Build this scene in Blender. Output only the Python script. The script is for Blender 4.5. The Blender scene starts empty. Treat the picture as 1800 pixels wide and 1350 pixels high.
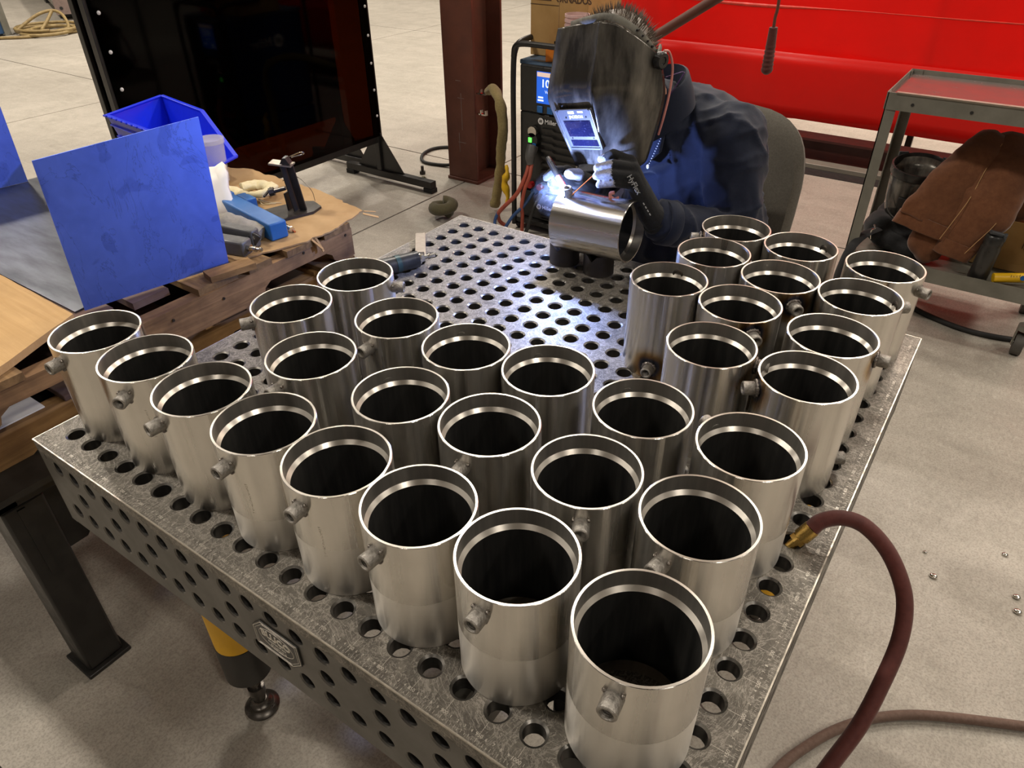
import bpy, bmesh, math, random
from math import sin, cos, pi, radians, sqrt
from mathutils import Vector, Matrix, Euler, noise

random.seed(7)
C = bpy.context.scene.collection
SC = bpy.context.scene

# ------------------------------------------------------------------ camera
cam_d = bpy.data.cameras.new('camera')
cam = bpy.data.objects.new('camera', cam_d)
C.objects.link(cam)
cam_d.sensor_width = 36
cam_d.lens = 25.41
cam_d.clip_start = 0.02
RX = (0.823027, 0.567937, -0.008593)
RY = (0.321112, -0.477713, -0.817727)
RZ = (-0.468522, 0.670252, -0.575542)
cam.matrix_world = Matrix(((RX[0], -RY[0], -RZ[0], 1.233178),
                           (RX[1], -RY[1], -RZ[1], -0.319952),
                           (RX[2], -RY[2], -RZ[2], 1.636987),
                           (0, 0, 0, 1)))
SC.camera = cam

# ------------------------------------------------------------------ world, exposure, hall lights
SC.view_settings.view_transform = 'Standard'
SC.view_settings.look = 'None'
SC.view_settings.gamma = 1
SC.view_settings.use_curve_mapping = False
SC.view_settings.exposure = -1.25
w = bpy.data.worlds.new('world')
SC.world = w
w.use_nodes = True
w.node_tree.nodes['Background'].inputs[0].default_value = (1.0, 0.86, 0.7, 1)
w.node_tree.nodes['Background'].inputs[1].default_value = 0.03


def area_lamp(name, loc, size, power, color, target=None, sy=None):
    d = bpy.data.lights.new(name, 'AREA')
    d.shape = 'RECTANGLE'
    d.size = size
    d.size_y = sy or size
    d.energy = power
    d.color = color
    o = bpy.data.objects.new(name, d)
    C.objects.link(o)
    o.location = loc
    if target:
        o.rotation_euler = (Vector(target) - Vector(loc)).to_track_quat('-Z', 'Y').to_euler()
    return o


WARM = (1.0, 0.915, 0.80)
for lx, ly, pw in ((-9.5, 8.5, 900), (-9.5, 3.0, 900), (-9.5, -2.5, 500),
                   (-4.2, 8.5, 700), (-2.4, 4.4, 480), (-3.6, -1.3, 760),
                   (1.1, 9.0, 900), (2.6, 5.2, 240), (1.6, -5.2, 120), (6.0, -1.6, 400), (6.5, 8.0, 500), (6.4, 3.0, 420)):
    area_lamp('high_bay_or_backlight', (lx, ly, 6.9), 1.2, pw, WARM, None, 0.35)

# ------------------------------------------------------------------ geometry helpers


class MB:
    def __init__(self):
        self.v = []
        self.f = []
        self.m = []
        self.mi = 0
        self.xf = None

    def add(self, vs, fs):
        n = len(self.v)
        if self.xf is not None:
            vs = [self.xf @ Vector(p) for p in vs]
        self.v.extend([tuple(p) for p in vs])
        for q in fs:
            self.f.append([i + n for i in q])
            self.m.append(self.mi)

    def box(self, c, s, rot=None):
        h = [x / 2 for x in s]
        vs = [Vector((sx * h[0], sy * h[1], sz * h[2])) for sx in (-1, 1) for sy in (-1, 1) for sz in (-1, 1)]
        if rot is not None:
            m = rot if isinstance(rot, Matrix) else Euler(rot).to_matrix()
            vs = [m @ p for p in vs]
        vs = [p + Vector(c) for p in vs]
        self.add(vs, [(0, 1, 3, 2), (4, 6, 7, 5), (0, 4, 5, 1), (2, 3, 7, 6), (0, 2, 6, 4), (1, 5, 7, 3)])
        return self

    def bb(self, x0, x1, y0, y1, z0, z1):
        return self.box(((x0 + x1) / 2, (y0 + y1) / 2, (z0 + z1) / 2), (x1 - x0, y1 - y0, z1 - z0))

    def bar(self, p0, p1, w, h, up=(0, 0, 1)):
        p0, p1 = Vector(p0), Vector(p1)
        d = (p1 - p0)
        L = d.length
        d.normalize()
        u = Vector(up)
        s = d.cross(u)
        if s.length < 1e-4:
            s = d.cross(Vector((1, 0, 0)))
        s.normalize()
        u = s.cross(d)
        m = Matrix((d, s, u)).transposed()
        return self.box((p0 + p1) / 2, (L, w, h), m)

    def prism(self, pts, depth, mat4):
        """flat outline pts (x, y) extruded 0..depth along local z, placed by mat4"""
        n = len(pts)
        vs = [mat4 @ Vector((x, y, 0)) for x, y in pts] + [mat4 @ Vector((x, y, depth)) for x, y in pts]
        fs = [list(range(n))[::-1], list(range(n, 2 * n))] + [(i, (i + 1) % n, n + (i + 1) % n, n + i) for i in range(n)]
        self.add(vs, fs)
        return self

    def lathe(self, prof, n=32, mat4=None, closed=False):
        """prof: list of (r, z); closed joins last to first"""
        mat4 = mat4 or Matrix()
        vs = []
        for r, z in prof:
            for k in range(n):
                a = 2 * pi * k / n
                vs.append(mat4 @ Vector((r * cos(a), r * sin(a), z)))
        fs = []
        m = len(prof)
        for i in range(m if closed else m - 1):
            j = (i + 1) % m
            for k in range(n):
                k2 = (k + 1) % n
                fs.append((i * n + k, i * n + k2, j * n + k2, j * n + k))
        if not closed:
            if prof[0][0] > 1e-6:
                fs.append([k for k in range(n)][::-1])
            if prof[-1][0] > 1e-6:
                fs.append([(m - 1) * n + k for k in range(n)])
        self.add(vs, fs)
        return self

    def cyl(self, p0, p1, r0, r1=None, n=20):
        r1 = r0 if r1 is None else r1
        p0, p1 = Vector(p0), Vector(p1)
        d = p1 - p0
        q = d.to_track_quat('Z', 'Y').to_matrix().to_4x4()
        return self.lathe([(r0, 0), (r1, d.length)], n, Matrix.Translation(p0) @ q)

    def rings(self, rings, cap=True, closed_ring=True):
        n = len(rings[0])
        vs = [p for r in rings for p in r]
        fs = []
        for i in range(len(rings) - 1):
            for k in range(n if closed_ring else n - 1):
                k2 = (k + 1) % n
                fs.append((i * n + k, i * n + k2, (i + 1) * n + k2, (i + 1) * n + k))
        if cap and closed_ring:
            fs.append([k for k in range(n)][::-1])
            fs.append([(len(rings) - 1) * n + k for k in range(n)])
        self.add(vs, fs)
        return self

    def tube(self, path, r, n=10, cap=True, side=None):
        """r: number, list, or list of (ra, rb)"""
        P = [Vector(p) for p in path]
        m = len(P)
        rs = r if isinstance(r, (list, tuple)) else [r] * m
        T = []
        for i in range(m):
            t = P[min(i + 1, m - 1)] - P[max(i - 1, 0)]
            T.append(t.normalized())
        u = Vector((0, 0, 1))
        if abs(T[0].dot(u)) > .9:
            u = Vector((1, 0, 0))
        s = Vector(side) if side is not None else T[0].cross(u).normalized()
        rings = []
        for i in range(m):
            s = (s - T[i] * s.dot(T[i])).normalized()
            b = T[i].cross(s)
            ra, rb = rs[i] if isinstance(rs[i], (tuple, list)) else (rs[i], rs[i])
            rings.append([P[i] + s * (ra * cos(2 * pi * k / n)) + b * (rb * sin(2 * pi * k / n)) for k in range(n)])
        return self.rings(rings, cap)

    def ball(self, c, r, n=12, m=8):
        rr = r if isinstance(r, (tuple, list)) else (r, r, r)
        prof = [(sin(pi * i / m), -cos(pi * i / m)) for i in range(m + 1)]
        prof[0] = (1e-7, -1)
        prof[-1] = (1e-7, 1)
        M = Matrix.Translation(c) @ Matrix.Diagonal((rr[0], rr[1], rr[2], 1))
        return self.lathe(prof, n, M)

    def build(self, name, mats, parent=None, smooth=40, bevel=0, local=False, link=True):
        me = bpy.data.meshes.new(name)
        vs = self.v
        if parent is not None and not local:
            off = parent.matrix_world.translation if False else parent.get('_o', (0, 0, 0))
            vs = [(x - off[0], y - off[1], z - off[2]) for x, y, z in vs]
        me.from_pydata(vs, [], self.f)
        mats = mats if isinstance(mats, (list, tuple)) else [mats]
        for q in mats:
            me.materials.append(q)
        if len(mats) > 1:
            me.polygons.foreach_set('material_index', self.m)
        bm = bmesh.new()
        bm.from_mesh(me)
        bmesh.ops.recalc_face_normals(bm, faces=bm.faces)
        bm.to_mesh(me)
        bm.free()
        if smooth:
            me.shade_smooth()
            me.set_sharp_from_angle(angle=radians(smooth))
        me.update()
        o = bpy.data.objects.new(name, me)
        if link:
            C.objects.link(o)
        if parent is not None:
            o.parent = parent
            o['_o'] = parent.get('_o', (0, 0, 0))
        if bevel:
            b = o.modifiers.new('bevel', 'BEVEL')
            b.width = bevel
            b.segments = 2
            b.limit_method = 'ANGLE'
            b.angle_limit = radians(50)
        return o


def curve_path(pts, sub=6):
    """Catmull-Rom through points"""
    P = [Vector(p) for p in pts]
    P = [P[0] * 2 - P[1]] + P + [P[-1] * 2 - P[-2]]
    out = []
    for i in range(1, len(P) - 2):
        for k in range(sub):
            t = k / sub
            a, b, c, d = P[i - 1], P[i], P[i + 1], P[i + 2]
            out.append(0.5 * ((2 * b) + (c - a) * t + (2 * a - 5 * b + 4 * c - d) * t * t + (3 * b - a - 3 * c + d) * t ** 3))
    out.append(P[-2])
    return out


def tag(o, label, cat, group=None, kind=None):
    o['label'] = label
    o['category'] = cat
    if group:
        o['group'] = group
    if kind:
        o['kind'] = kind
    return o


def thing(name, label, cat, loc=(0, 0, 0), group=None, rotz=0):
    o = bpy.data.objects.new(name, None)
    o.empty_display_size = .05
    C.objects.link(o)
    o.location = loc
    o.rotation_euler = (0, 0, rotz)
    o['_o'] = tuple(loc)
    return tag(o, label, cat, group)


def one(name, mb, mat, label, cat, group=None, smooth=40, bevel=0):
    """a thing that is one mesh; origin moved to its base centre"""
    xs = [p[0] for p in mb.v]; ys = [p[1] for p in mb.v]; zs = [p[2] for p in mb.v]
    c = ((min(xs) + max(xs)) / 2, (min(ys) + max(ys)) / 2, min(zs))
    mb.v = [(x - c[0], y - c[1], z - c[2]) for x, y, z in mb.v]
    o = mb.build(name, mat, None, smooth, bevel)
    o.location = c
    return tag(o, label, cat, group)


def struct(name, mb, mat, parent=None, smooth=40, bevel=0):
    o = mb.build(name, mat, parent, smooth, bevel)
    if parent is None:
        o['kind'] = 'structure'
    return o


_txt = {}


def text_mesh(s, size, extrude=0.0, bold=0.0):
    k = (s, size, extrude, bold)
    if k in _txt:
        return _txt[k]
    cu = bpy.data.curves.new('lettering', 'FONT')
    cu.body = s
    cu.size = size
    cu.extrude = extrude
    cu.offset = bold
    cu.align_x = 'CENTER'
    cu.align_y = 'CENTER'
    cu.resolution_u = 3
    o = bpy.data.objects.new('lettering', cu)
    C.objects.link(o)
    dg = bpy.context.evaluated_depsgraph_get()
    me = bpy.data.meshes.new_from_object(o.evaluated_get(dg))
    r = ([tuple(v.co) for v in me.vertices], [tuple(p.vertices) for p in me.polygons])
    bpy.data.objects.remove(o)
    bpy.data.curves.remove(cu)
    bpy.data.meshes.remove(me)
    _txt[k] = r
    return r


def frame(o, x, y):
    """4x4 from origin, x axis, y axis"""
    x = Vector(x).normalized()
    z = x.cross(Vector(y)).normalized()
    y = z.cross(x)
    m = Matrix((x, y, z)).transposed().to_4x4()
    return Matrix.Translation(o) @ m


def put_text(mb, s, size, M, extrude=0.0003, bold=0.0):
    v, f = text_mesh(s, size, extrude, bold)
    mb.add([M @ Vector(p) for p in v], f)
    return mb


def blob(name, shapes, voxel, mat, parent=None, smooth_it=6, wrinkle=None):
    """one continuous skin: overlapping tapered limbs fused by voxel remesh.
    shapes: ('cap', p0, p1, r0, r1) or ('ell', c, (rx, ry, rz), rot)"""
    mb = MB()
    for s in shapes:
        if s[0] == 'cap':
            _, p0, p1, r0, r1 = s
            p0, p1 = Vector(p0), Vector(p1)
            d = (p1 - p0)
            L = d.length
            q = d.to_track_quat('Z', 'Y').to_matrix().to_4x4()
            prof = [(max(1e-6, r0 * cos(a)), r0 * sin(a)) for a in [-pi / 2 + pi / 2 * i / 5 for i in range(6)]]
            prof += [(max(1e-6, r1 * cos(a)), L + r1 * sin(a)) for a in [pi / 2 * i / 5 for i in range(6)]]
            mb.lathe(prof, 16, Matrix.Translation(p0) @ q)
        else:
            _, c, r, rot = s
            prof = [(max(1e-6, sin(pi * i / 12)), -cos(pi * i / 12)) for i in range(13)]
            mb.lathe(prof, 20, Matrix.Translation(c) @ Euler(rot).to_matrix().to_4x4() @ Matrix.Diagonal((r[0], r[1], r[2], 1)))
    o = mb.build(name, mat, None, 0)
    rm = o.modifiers.new('r', 'REMESH')
    rm.mode = 'VOXEL'
    rm.voxel_size = voxel
    if smooth_it:
        sm = o.modifiers.new('s', 'SMOOTH')
        sm.factor = .5
        sm.iterations = smooth_it
    dg = bpy.context.evaluated_depsgraph_get()
    me = bpy.data.meshes.new_from_object(o.evaluated_get(dg))
    me.name = name
    old = o.data
    o.modifiers.clear()
    o.data = me
    bpy.data.meshes.remove(old)
    if wrinkle:
        nrm = [v.normal.copy() for v in me.vertices]
        for v, n_ in zip(me.vertices, nrm):
            v.co += n_ * wrinkle(v.co, n_)
    off = Vector(parent.get('_o', (0, 0, 0))) if parent is not None else Vector((0, 0, 0))
    for v in me.vertices:
        v.co -= off
    me.materials.clear()
    for q in (mat if isinstance(mat, (list, tuple)) else [mat]):
        me.materials.append(q)
    me.shade_smooth()
    me.update()
    if parent is not None:
        o.parent = parent
        o['_o'] = tuple(off)
    return o


def copy_tree(o, parent=None):
    c = o.copy()
    C.objects.link(c)
    c.parent = parent
    for ch in list(o.children):
        copy_tree(ch, c)
    return c


# ------------------------------------------------------------------ materials


class NT:
    def __init__(self, name):
        self.mat = bpy.data.materials.new(name)
        self.mat.use_nodes = True
        self.t = self.mat.node_tree
        self.b = self.t.nodes['Principled BSDF']
        self.out = self.t.nodes['Material Output']

    def n(self, kind, **kw):
        nd = self.t.nodes.new('ShaderNode' + kind)
        for k, v in kw.items():
            if k.startswith('i_'):
                key = k[2:]
                key = int(key) if key.isdigit() else key.replace('_', ' ')
                self.set(nd.inputs[key], v)
            else:
                setattr(nd, k, v)
        return nd

    def set(self, sock, v):
        if hasattr(v, 'is_output') or hasattr(v, 'links'):
            self.t.links.new(v, sock)
        else:
            if isinstance(v, (tuple, list)) and len(v) == 3 and len(getattr(sock, 'default_value', (0,) * 3)) == 4:
                v = (*v, 1)
            sock.default_value = v

    def p(self, **kw):
        for k, v in kw.items():
            self.set(self.b.inputs[k.replace('_', ' ')], v)
        return self

    def coord(self, kind='Object', scale=(1, 1, 1)):
        tc = self.n('TexCoord')
        mp = self.n('Mapping', i_Vector=tc.outputs[kind], i_Scale=scale)
        return mp.outputs[0]

    def noise(self, vec, scale, detail=4, rough=.6, dist=0):
        return self.n('TexNoise', i_Vector=vec, i_Scale=scale, i_Detail=detail, i_Roughness=rough, i_Distortion=dist).outputs[0]

    def ramp(self, fac, stops):
        r = self.n('ValToRGB', i_0=fac)
        e = r.color_ramp.elements
        while len(e) < len(stops):
            e.new(.5)
        for q, (pos, col) in zip(e, stops):
            q.position = pos
            q.color = (*col, 1) if len(col) == 3 else col
        return r.outputs[0]

    def rng(self, fac, a, b, c=0., d=1.):
        return self.n('MapRange', i_0=fac, i_1=a, i_2=b, i_3=c, i_4=d).outputs[0]

    def mix(self, fac, a, b, mode='MIX'):
        m = self.n('Mix', data_type='RGBA', blend_type=mode)
        self.set(m.inputs[0], fac)
        self.set(m.inputs[6], a)
        self.set(m.inputs[7], b)
        return m.outputs[2]

    def math(self, op, a, b=0.):
        m = self.n('Math', operation=op)
        self.set(m.inputs[0], a)
        self.set(m.inputs[1], b)
        return m.outputs[0]

    def bump(self, h, strength=.2, dist=.002):
        b = self.n('Bump', i_Height=h, i_Strength=strength, i_Distance=dist)
        self.set(self.b.inputs['Normal'], b.outputs[0])
        return b


def pm(name, col, rough=.5, metal=0., col2=None, scale=20, stretch=(1, 1, 1), bump=0, bscale=None, rvar=.1, coord='Object', spec=None, detail=5, lo=.35, hi=.65):
    t = NT(name)
    v = t.coord(coord, stretch)
    f = t.noise(v, scale, detail)
    c2 = col2 or tuple(x * .75 for x in col)
    t.p(Base_Color=t.mix(t.rng(f, lo, hi), col, c2), Metallic=metal, Roughness=t.rng(f, .3, .7, max(.02, rough - rvar), min(1, rough + rvar)))
    if spec is not None:
        t.p(Specular_IOR_Level=spec)
    if bump:
        f2 = t.noise(v, bscale or scale * 3, 4)
        t.bump(f2, bump, .003)
    return t.mat


M = {}
# ------------------------------------------------------------------ the materials themselves


def m_concrete():
    t = NT('polished_concrete')
    v = t.coord('Object')
    big = t.noise(v, .55, 5, .6)
    mid = t.noise(v, 4.5, 6, .65, .6)
    fine = t.noise(v, 160, 3, .7)
    sw = t.noise(t.coord('Object', (1.2, 9, 1)), 2.2, 4, .6, .3)
    base = t.mix(t.rng(big, .35, .65), (.37, .335, .285), (.50, .455, .39))
    base = t.mix(t.math('MULTIPLY', t.rng(mid, .42, .72), .55), base, (.27, .245, .20))
    base = t.mix(t.math('MULTIPLY', t.rng(sw, .5, .75), .35), base, (.56, .515, .44))
    spk = t.rng(fine, .46, .62)
    base = t.mix(t.math('MULTIPLY', spk, .42), base, (.17, .155, .13))
    f2 = t.noise(t.coord('Object', (1, .45, 1)), 75, 5, .75, .5)
    base = t.mix(t.math('MULTIPLY', t.rng(f2, .52, .66), .30), base, (.20, .18, .15))
    base = t.mix(t.math('MULTIPLY', t.rng(f2, .45, .34), .25), base, (.62, .58, .51))
    t.p(Base_Color=base, Roughness=t.rng(mid, .3, .7, .46, .62), Specular_IOR_Level=.32)
    t.bump(t.noise(v, 60, 5, .7), .05, .002)
    return t.mat


def m_pipe():
    """turned steel outside: fine circumferential lathe lines, optional coarser ground band below obj['band'],
    heat tint round the welds when obj['heat'] is 1"""
    t = NT('turned_steel')
    tc = t.n('TexCoord')
    obj = tc.outputs['Object']
    sx = t.n('SeparateXYZ', i_0=obj)
    z = sx.outputs[2]
    at = t.n('Attribute', attribute_type='OBJECT', attribute_name='band').outputs['Fac']
    ah = t.n('Attribute', attribute_type='OBJECT', attribute_name='heat').outputs['Fac']
    info = t.n('ObjectInfo').outputs['Random']
    off = t.n('CombineXYZ', i_X=t.math('MULTIPLY', info, 7), i_Y=t.math('MULTIPLY', info, 13), i_Z=t.math('MULTIPLY', info, 3)).outputs[0]
    sh = t.n('VectorMath', operation='ADD', i_0=obj, i_1=off).outputs[0]
    blot = t.noise(sh, 16, 5, .65)
    streak = t.noise(t.n('Mapping', i_Vector=sh, i_Scale=(55, 55, 2.2)).outputs[0], 1, 4, .6)
    lines = t.noise(t.n('Mapping', i_Vector=sh, i_Scale=(1.5, 1.5, 900)).outputs[0], 1, 3, .7)
    wob = t.noise(sh, 25, 3)
    low = t.rng(t.math('SUBTRACT', t.math('ADD', at, t.math('MULTIPLY', t.math('SUBTRACT', wob, .5), .006)), z), 0, .0015)
    base = t.mix(t.rng(blot, .3, .7), (.72, .695, .65), (.65, .625, .58))
    base = t.mix(t.math('MULTIPLY', t.rng(streak, .5, .8), .22), base, (.44, .41, .365))  # streaky reflections along the wall, painted into the base colour
    base = t.mix(t.math('MULTIPLY', low, .6), base, (.80, .775, .73))
    # heat tint
    p1 = t.n('VectorMath', operation='DISTANCE', i_0=obj, i_1=(.0707, 0, .156)).outputs['Value']
    p2 = t.n('VectorMath', operation='DISTANCE', i_0=obj, i_1=(-.0707, 0, .024)).outputs['Value']
    d = t.math('MINIMUM', p1, p2)
    d = t.math('ADD', d, t.math('MULTIPLY', t.math('SUBTRACT', wob, .5), .012))
    tint = t.ramp(t.rng(d, .010, .046), [(0, (.03, .028, .026)), (.22, (.05, .055, .08)), (.42, (.26, .15, .06)), (.62, (.50, .37, .22)), (1, (.6, .565, .51))])
    amt = t.math('MULTIPLY', ah, t.rng(d, .032, .048, 1, 0))
    base = t.mix(amt, base, tint)
    rough = t.math('ADD', t.rng(streak, .35, .65, .21, .28), t.math('MULTIPLY', low, .09))
    tan = t.n('Tangent', direction_type='RADIAL', axis='Z').outputs[0]
    t.p(Base_Color=base, Metallic=1.0, Roughness=rough, Anisotropic=.88, Anisotropic_Rotation=.25, Tangent=tan)
    vs_ = t.noise(t.n('Mapping', i_Vector=sh, i_Scale=(70, 70, .9)).outputs[0], 1, 3, .6)
    b1 = t.n('Bump', i_Height=vs_, i_Strength=.22, i_Distance=.0025)
    b2 = t.n('Bump', i_Height=lines, i_Strength=.08, i_Distance=.0006, i_Normal=b1.outputs[0])
    t.set(t.b.inputs['Normal'], b2.outputs[0])
    return t.mat


def m_machined():
    t = NT('bright_machined_steel')
    v = t.coord('Object', (1, 1, 700))
    ln = t.noise(v, 1.5, 3)
    bl = t.noise(t.coord(), 22, 4)
    tan = t.n('Tangent', direction_type='RADIAL', axis='Z').outputs[0]
    t.p(Base_Color=t.mix(t.rng(bl, .35, .7), (.74, .70, .64), (.60, .56, .50)), Metallic=1.0, Roughness=t.rng(bl, .3, .7, .28, .40), Anisotropic=.7, Anisotropic_Rotation=.25, Tangent=tan)
    t.bump(ln, .08, .0005)
    return t.mat


def m_bored():
    t = NT('bored_counterbore_steel')
    bl = t.noise(t.coord('Object', (60, 60, 1)), 1, 4)
    tan = t.n('Tangent', direction_type='RADIAL', axis='Z').outputs[0]
    t.p(Base_Color=t.mix(t.rng(bl, .35, .7), (.50, .475, .43), (.36, .34, .31)), Metallic=.95, Roughness=.34, Anisotropic=.75, Anisotropic_Rotation=.25, Tangent=tan)
    return t.mat


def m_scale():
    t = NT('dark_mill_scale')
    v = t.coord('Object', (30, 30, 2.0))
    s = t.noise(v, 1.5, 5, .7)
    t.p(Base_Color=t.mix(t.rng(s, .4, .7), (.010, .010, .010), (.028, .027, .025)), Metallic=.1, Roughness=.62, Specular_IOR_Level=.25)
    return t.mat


def m_tabletop():
    t = NT('worn_table_steel')
    v = t.coord('Object')
    big = t.noise(v, 4, 5, .6, .5)
    pat = t.noise(v, 17, 7, .72, 1.6)
    ring = t.noise(t.n('Mapping', i_Vector=v, i_Scale=(1, 1, 1), i_Rotation=(0, 0, .6)).outputs[0], 9, 6, .62, 6.5)
    sw2 = t.noise(t.n('Mapping', i_Vector=v, i_Scale=(1.6, .7, 1), i_Rotation=(0, 0, .9)).outputs[0], 13, 6, .66, 5.0)
    hair = t.noise(t.n('Mapping', i_Vector=v, i_Scale=(14, 120, 40), i_Rotation=(0, 0, .7)).outputs[0], 1, 4, .7, 1.2)
    l1 = t.rng(t.math('ABSOLUTE', t.math('SUBTRACT', ring, .5)), .0, .022, 1, 0)
    l2 = t.rng(t.math('ABSOLUTE', t.math('SUBTRACT', sw2, .52)), .0, .018, 1, 0)
    l3 = t.rng(t.math('ABSOLUTE', t.math('SUBTRACT', hair, .5)), .0, .012, 1, 0)
    l = t.math('MAXIMUM', t.math('MAXIMUM', l1, l2), t.math('MULTIPLY', l3, .5))
    base = t.mix(t.rng(pat, .40, .62), (.085, .077, .066), (.18, .163, .14))
    base = t.mix(t.math('MULTIPLY', t.rng(big, .4, .65), .5), base, (.17, .155, .13))
    base = t.mix(t.math('MULTIPLY', l, .5), base, (.55, .51, .45))
    # dirt collects round the holes
    sx = t.n('SeparateXYZ', i_0=v)
    fx = t.math('SUBTRACT', t.math('PINGPONG', sx.outputs[0], .025), 0)
    fy = t.math('SUBTRACT', t.math('PINGPONG', sx.outputs[1], .025), 0)
    t.p(Base_Color=base, Metallic=.65, Roughness=t.rng(big, .3, .7, .48, .62))
    t.bump(t.noise(v, 90, 5, .7), .08, .0010)
    return t.mat


def m_wood(name, a, b, stain=None, axis='Y'):
    t = NT(name)
    sc = {'X': (1.3, 22, 22), 'Y': (22, 1.3, 22), 'Z': (22, 22, 1.3)}[axis]
    g = t.noise(t.coord('Object', sc), 1.6, 7, .68, 1.4)
    bl = t.noise(t.coord('Object'), 7, 4)
    base = t.mix(t.rng(g, .33, .66), a, b)
    if stain:
        base = t.mix(t.math('MULTIPLY', t.rng(bl, .45, .7), .7), base, stain)
    t.p(Base_Color=base, Roughness=.75, Specular_IOR_Level=.25)
    t.bump(g, .35, .003)
    return t.mat


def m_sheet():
    """bare steel sheet, blue arc light put into its colour, hand prints and drip marks"""
    t = NT('arc_tinted_sheet_steel')
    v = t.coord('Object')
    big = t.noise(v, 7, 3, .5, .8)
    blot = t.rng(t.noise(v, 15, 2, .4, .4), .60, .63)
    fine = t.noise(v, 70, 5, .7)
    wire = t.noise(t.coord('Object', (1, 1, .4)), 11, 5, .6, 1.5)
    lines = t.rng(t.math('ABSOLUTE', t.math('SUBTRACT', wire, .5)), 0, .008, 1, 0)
    base = t.mix(t.rng(big, .35, .7), (.17, .28, .95), (.13, .22, .80))  # blue of the welding arc painted into plain steel
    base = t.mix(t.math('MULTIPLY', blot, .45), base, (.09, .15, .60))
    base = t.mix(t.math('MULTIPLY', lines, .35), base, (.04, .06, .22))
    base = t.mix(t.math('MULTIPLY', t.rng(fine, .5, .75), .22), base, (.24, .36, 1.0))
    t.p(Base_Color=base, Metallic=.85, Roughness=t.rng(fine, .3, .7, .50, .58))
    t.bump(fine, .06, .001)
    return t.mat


def m_curtain():
    t = NT('red_welding_curtain')
    v = t.coord('Object')
    n_ = t.noise(v, 2.2, 4, .6)
    bs = t.n('BsdfTranslucent', i_Color=t.mix(t.rng(n_, .3, .7), (.98, .022, .016), (.86, .018, .014)))
    t.p(Base_Color=(.80, .020, .014), Roughness=.34, Specular_IOR_Level=.35)
    mx = t.n('MixShader', i_0=.42)
    t.t.links.new(t.b.outputs[0], mx.inputs[1])
    t.t.links.new(bs.outputs[0], mx.inputs[2])
    t.t.links.new(mx.outputs[0], t.out.inputs[0])
    t.bump(t.noise(t.coord('Object', (1, 1, 6)), 3, 3), .15, .01)
    return t.mat


def m_tinted():
    t = NT('dark_tinted_screen')
    tr = t.n('BsdfTransparent', i_Color=(.12, .045, .013))
    gl = t.n('BsdfGlossy', i_Color=(1, 1, 1), i_Roughness=.05)
    fr = t.n('Fresnel', i_IOR=1.18)
    mx = t.n('MixShader')
    t.t.links.new(fr.outputs[0], mx.inputs[0])
    t.t.links.new(tr.outputs[0], mx.inputs[1])
    t.t.links.new(gl.outputs[0], mx.inputs[2])
    t.t.links.new(mx.outputs[0], t.out.inputs[0])
    t.t.nodes.remove(t.b)
    return t.mat


def m_emit(name, col, s):
    t = NT(name)
    t.p(Base_Color=col, Emission_Color=(*col, 1), Emission_Strength=s)
    return t.mat


def m_fabric(name, a, b, scale=60, bump=.3, rough=.85, stretch=(1, 1, 1), sheen=.15):
    t = NT(name)
    v = t.coord('Object', stretch)
    n1 = t.noise(v, scale, 5, .7)
    n2 = t.noise(v, 6, 4)
    base = t.mix(t.rng(n1, .35, .65), a, b)
    base = t.mix(t.math('MULTIPLY', t.rng(n2, .4, .7), .4), base, tuple(x * .7 for x in a))
    t.p(Base_Color=base, Roughness=rough, Sheen_Weight=sheen, Specular_IOR_Level=.25)
    t.bump(n1, bump, .002)
    return t.mat


def m_clear(name, col, alpha=.35, rough=.25):
    t = NT(name)
    t.p(Base_Color=col, Roughness=rough, Alpha=alpha)
    return t.mat


M['concrete'] = m_concrete()
M['joint'] = pm('floor_joint_grit', (.035, .03, .025), .9)
M['pipe'] = m_pipe()
M['machined'] = m_machined()
M['scale'] = m_scale()
M['bored'] = m_bored()
M['coupling'] = pm('forged_coupling_steel', (.40, .375, .34), .48, .8, (.22, .205, .185), 160, bump=.45, bscale=420)
M['couplend'] = pm('cut_coupling_face', (.48, .45, .40), .38, .95, (.36, .33, .29), 90)
M['weld'] = pm('weld_bead', (.33, .30, .27), .3, .95, (.10, .085, .08), 130, bump=.5, bscale=300)
M['burnt'] = pm('scorched_weld', (.035, .032, .032), .45, .6, (.11, .085, .06), 70, bump=.4)
M['top'] = m_tabletop()
M['skirt'] = pm('nitrided_table_side', (.108, .100, .086), .42, .35, (.085, .078, .066), 12, rvar=.06, bump=.05)
M['holewall'] = pm('hole_wall_steel', (.045, .042, .038), .4, .5, (.03, .028, .026), 40)
M['chamfer'] = pm('hole_chamfer_steel', (.10, .095, .088), .35, .75, (.15, .14, .125), 50)
M['engrave'] = pm('engraved_bright_mark', (.66, .62, .55), .45, .6, (.5, .46, .4), 80)
M['edge'] = pm('bare_steel_edge', (.62, .57, .49), .38, .85, (.36, .33, .28), 60)
M['yellow'] = pm('yellow_leg_paint', (.86, .48, .012), .38, 0, (.78, .42, .012), 8, bump=.03)
M['legblack'] = pm('black_leg_sleeve', (.030, .028, .026), .42, .2, (.045, .042, .038), 15)
M['spindle'] = pm('oily_spindle_steel', (.16, .145, .13), .3, .9, (.10, .09, .08), 40)
M['blackmetal'] = pm('black_painted_metal', (.014, .013, .012), .38, .1, (.024, .022, .020), 18, bump=.05)
M['blackplastic'] = pm('black_plastic', (.012, .012, .012), .34, 0, (.02, .02, .019), 30, bump=.04)
M['blackcloth'] = m_fabric('black_cloth', (.010, .010, .011), (.018, .018, .019), 160, .2)
M['rust'] = pm('red_oxide_primer', (.150, .050, .030), .55, .05, (.11, .037, .023), 6, bump=.08)
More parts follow.
